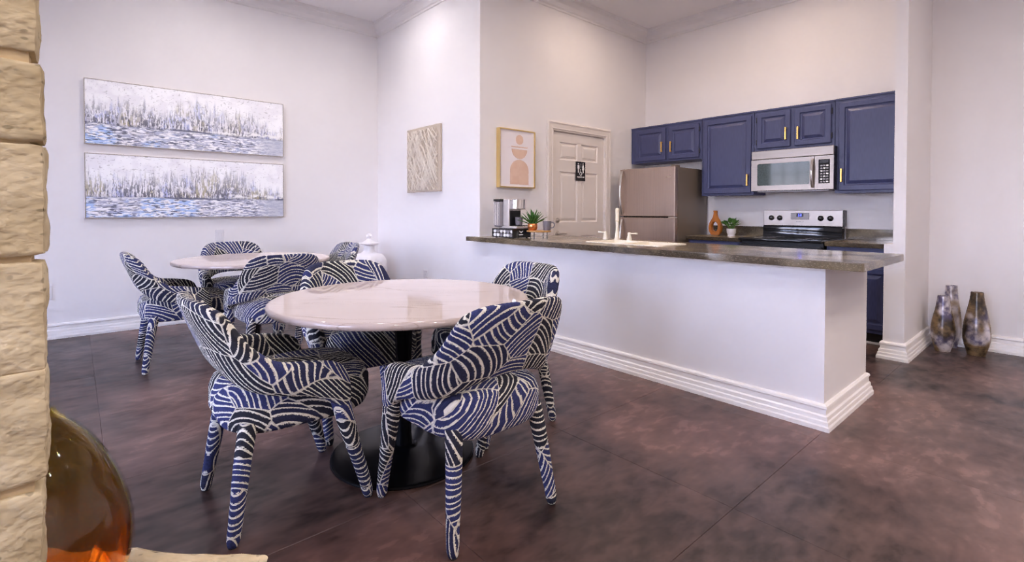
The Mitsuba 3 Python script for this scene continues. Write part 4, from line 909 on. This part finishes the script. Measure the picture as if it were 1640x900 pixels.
for i in range(26):
    a = i * 2.4; up = 0.25 + 1.1 * (i / 26); L = 0.155 - 0.02 * rng.random()
    m = xf(leaf(L, 0.012, 0.12, 8, 0.5, 0.85), (0, 0, 0), ry=-up); m = xf(m, (SX_ + 0.008 * math.cos(a), SY_ + 0.008 * math.sin(a), sz + 0.048), rz=a)
    add(sc + '__leaf', m, 'm_leaf', True)
mg = thing('coffee_mug', 'grey mug with a handle on the wooden riser beside the succulent', 'cup')
MX_, MY_ = 3.215, 3.185
add(mg + '__body', xf(lathe([(0, 0), (0.030, 0), (0.034, 0.006), (0.040, 0.085), (0.037, 0.085), (0.031, 0.012), (0, 0.010)], 32), (MX_, MY_, sz)), 'm_mug', 35)
hd = spl([(0.037, 0, 0.070), (0.058, 0, 0.072), (0.068, 0, 0.052), (0.058, 0, 0.030), (0.034, 0, 0.026)], 20)
add(mg + '__handle', xf(tube(hd, 0.005, 8), (MX_, MY_, sz), rz=-PI / 4 - 0.2), 'm_mug', 40)

# ------------------------------------------------------------------ stone fireplace corner
tag('stone_pier', 'tan rough limestone pier at the left edge of the picture', 'stone pier')
tag('stone_hearth', 'low pale stone hearth in the bottom left corner, under the glass vase', 'hearth')
def stone(x0, x1, y0, y1, z0, z1, seed, amp=0.006, sub=4, tilt=0.0):
    m = trimesh.creation.box((1, 1, 1))
    ext = np.array([x1 - x0, y1 - y0, z1 - z0])
    m.apply_scale(ext)
    m = m.subdivide_to_size(max(ext) / 26)
    m.merge_vertices()
    h = ext / 2; v = m.vertices.copy(); r = 0.007
    q_ = np.clip(v, -(h - r), h - r); d_ = v - q_; ln = np.linalg.norm(d_, axis=1, keepdims=True); v = q_ + d_ / np.maximum(ln, 1e-9) * np.minimum(ln, r)
    n_ = d_ / np.maximum(ln, 1e-9)
    w_ = v + [(x0 + x1) / 2, (y0 + y1) / 2, (z0 + z1) / 2]
    nz = (meshkit.fbm(w_ * [16, 16, 22] + seed * 3.3, 4, seed) - 0.5) * 2 + 0.5 * (meshkit.fbm(w_ * [55, 55, 75] + seed, 3, seed + 5) - 0.5)
    v = v + n_ * (amp * nz)[:, None]
    v[:, 2] += tilt * v[:, 0]
    m.vertices = v + [(x0 + x1) / 2, (y0 + y1) / 2, (z0 + z1) / 2]; return m
add('stone_pier__mortar', bx(-0.92, -0.050, 1.078, 1.150, 0.35, CEIL), 'm_mortar')
ZJ = [0.35, 0.545, 0.727, 0.907, 1.086, 1.267, 1.397, 1.600, 1.78, 1.97, 2.15]
rng = random.Random(12)
for i in range(len(ZJ) - 1):
    gp = 0.0035; e = rng.uniform(-0.003, 0.005)
    add('stone_pier__stone', stone(-0.46 + rng.uniform(-0.05, 0.05), -0.037 + e, 1.068, 1.158, ZJ[i] + gp, ZJ[i + 1] - gp, i + 1, tilt=(0.05 if i == 2 else rng.uniform(-0.02, 0.02))), 'm_stone', 50)
    add('stone_pier__stone', stone(-0.93, -0.53 + rng.uniform(-0.02, 0.02), 1.068, 1.158, ZJ[i] + gp, ZJ[i + 1] - gp, i + 31, sub=3), 'm_stone', 50)
# hearth: rough slab whose front edge runs across the room corner
u = np.array([0.7071, -0.7071]); e0 = np.array([0.082, 1.505])
hp = Polygon([e0, e0 + u * 0.36, e0 + u * 0.36 - [0.30, 0.30], (-0.95, 0.95), (-0.95, 1.95), e0 - u * 0.75])
hp = hp.buffer(-0.02).buffer(0.02)
hm = prism(hp, 0.285, 0.348)
hm = hm.subdivide_to_size(0.035); hm.merge_vertices()
v = hm.vertices.copy(); nz = meshkit.fbm(v * 14, 4, 3) - 0.5; c0 = np.array([-0.35, 1.3])
dd = v[:, :2] - c0; dd /= np.linalg.norm(dd, axis=1, keepdims=True); v[:, :2] += dd * (0.05 * nz)[:, None]; v[:, 2] += 0.02 * (meshkit.fbm(v * [20, 20, 0] + 5, 3, 8) - 0.5) * (v[:, 2] > 0.32); hm.vertices = v
add('stone_hearth__slab', hm, 'm_stone', 50, label='rough pale hearth slab')
add('stone_hearth__base', prism(hp.buffer(-0.05), 0.0, 0.29), 'm_mortar')

gv = thing('glass_vase', 'large olive and amber glass vase on the hearth behind the stone pier', 'vase')
GX, GY, GZ = -0.056, 1.318, 0.355
gp_ = spl([(0.075, 0.0), (0.105, 0.02), (0.138, 0.085), (0.147, 0.155), (0.139, 0.215), (0.117, 0.285), (0.086, 0.345), (0.050, 0.392), (0.027, 0.418), (0.025, 0.428)], 70)
inn = [(r_ - 0.007, z) for r_, z in gp_[::-1] if z > 0.02]
add(gv + '__body', xf(lathe([(0, 0)] + gp_.tolist() + inn + [(0, 0.02)], 64), (GX, GY, GZ)), 'm_vaseglass', 40)
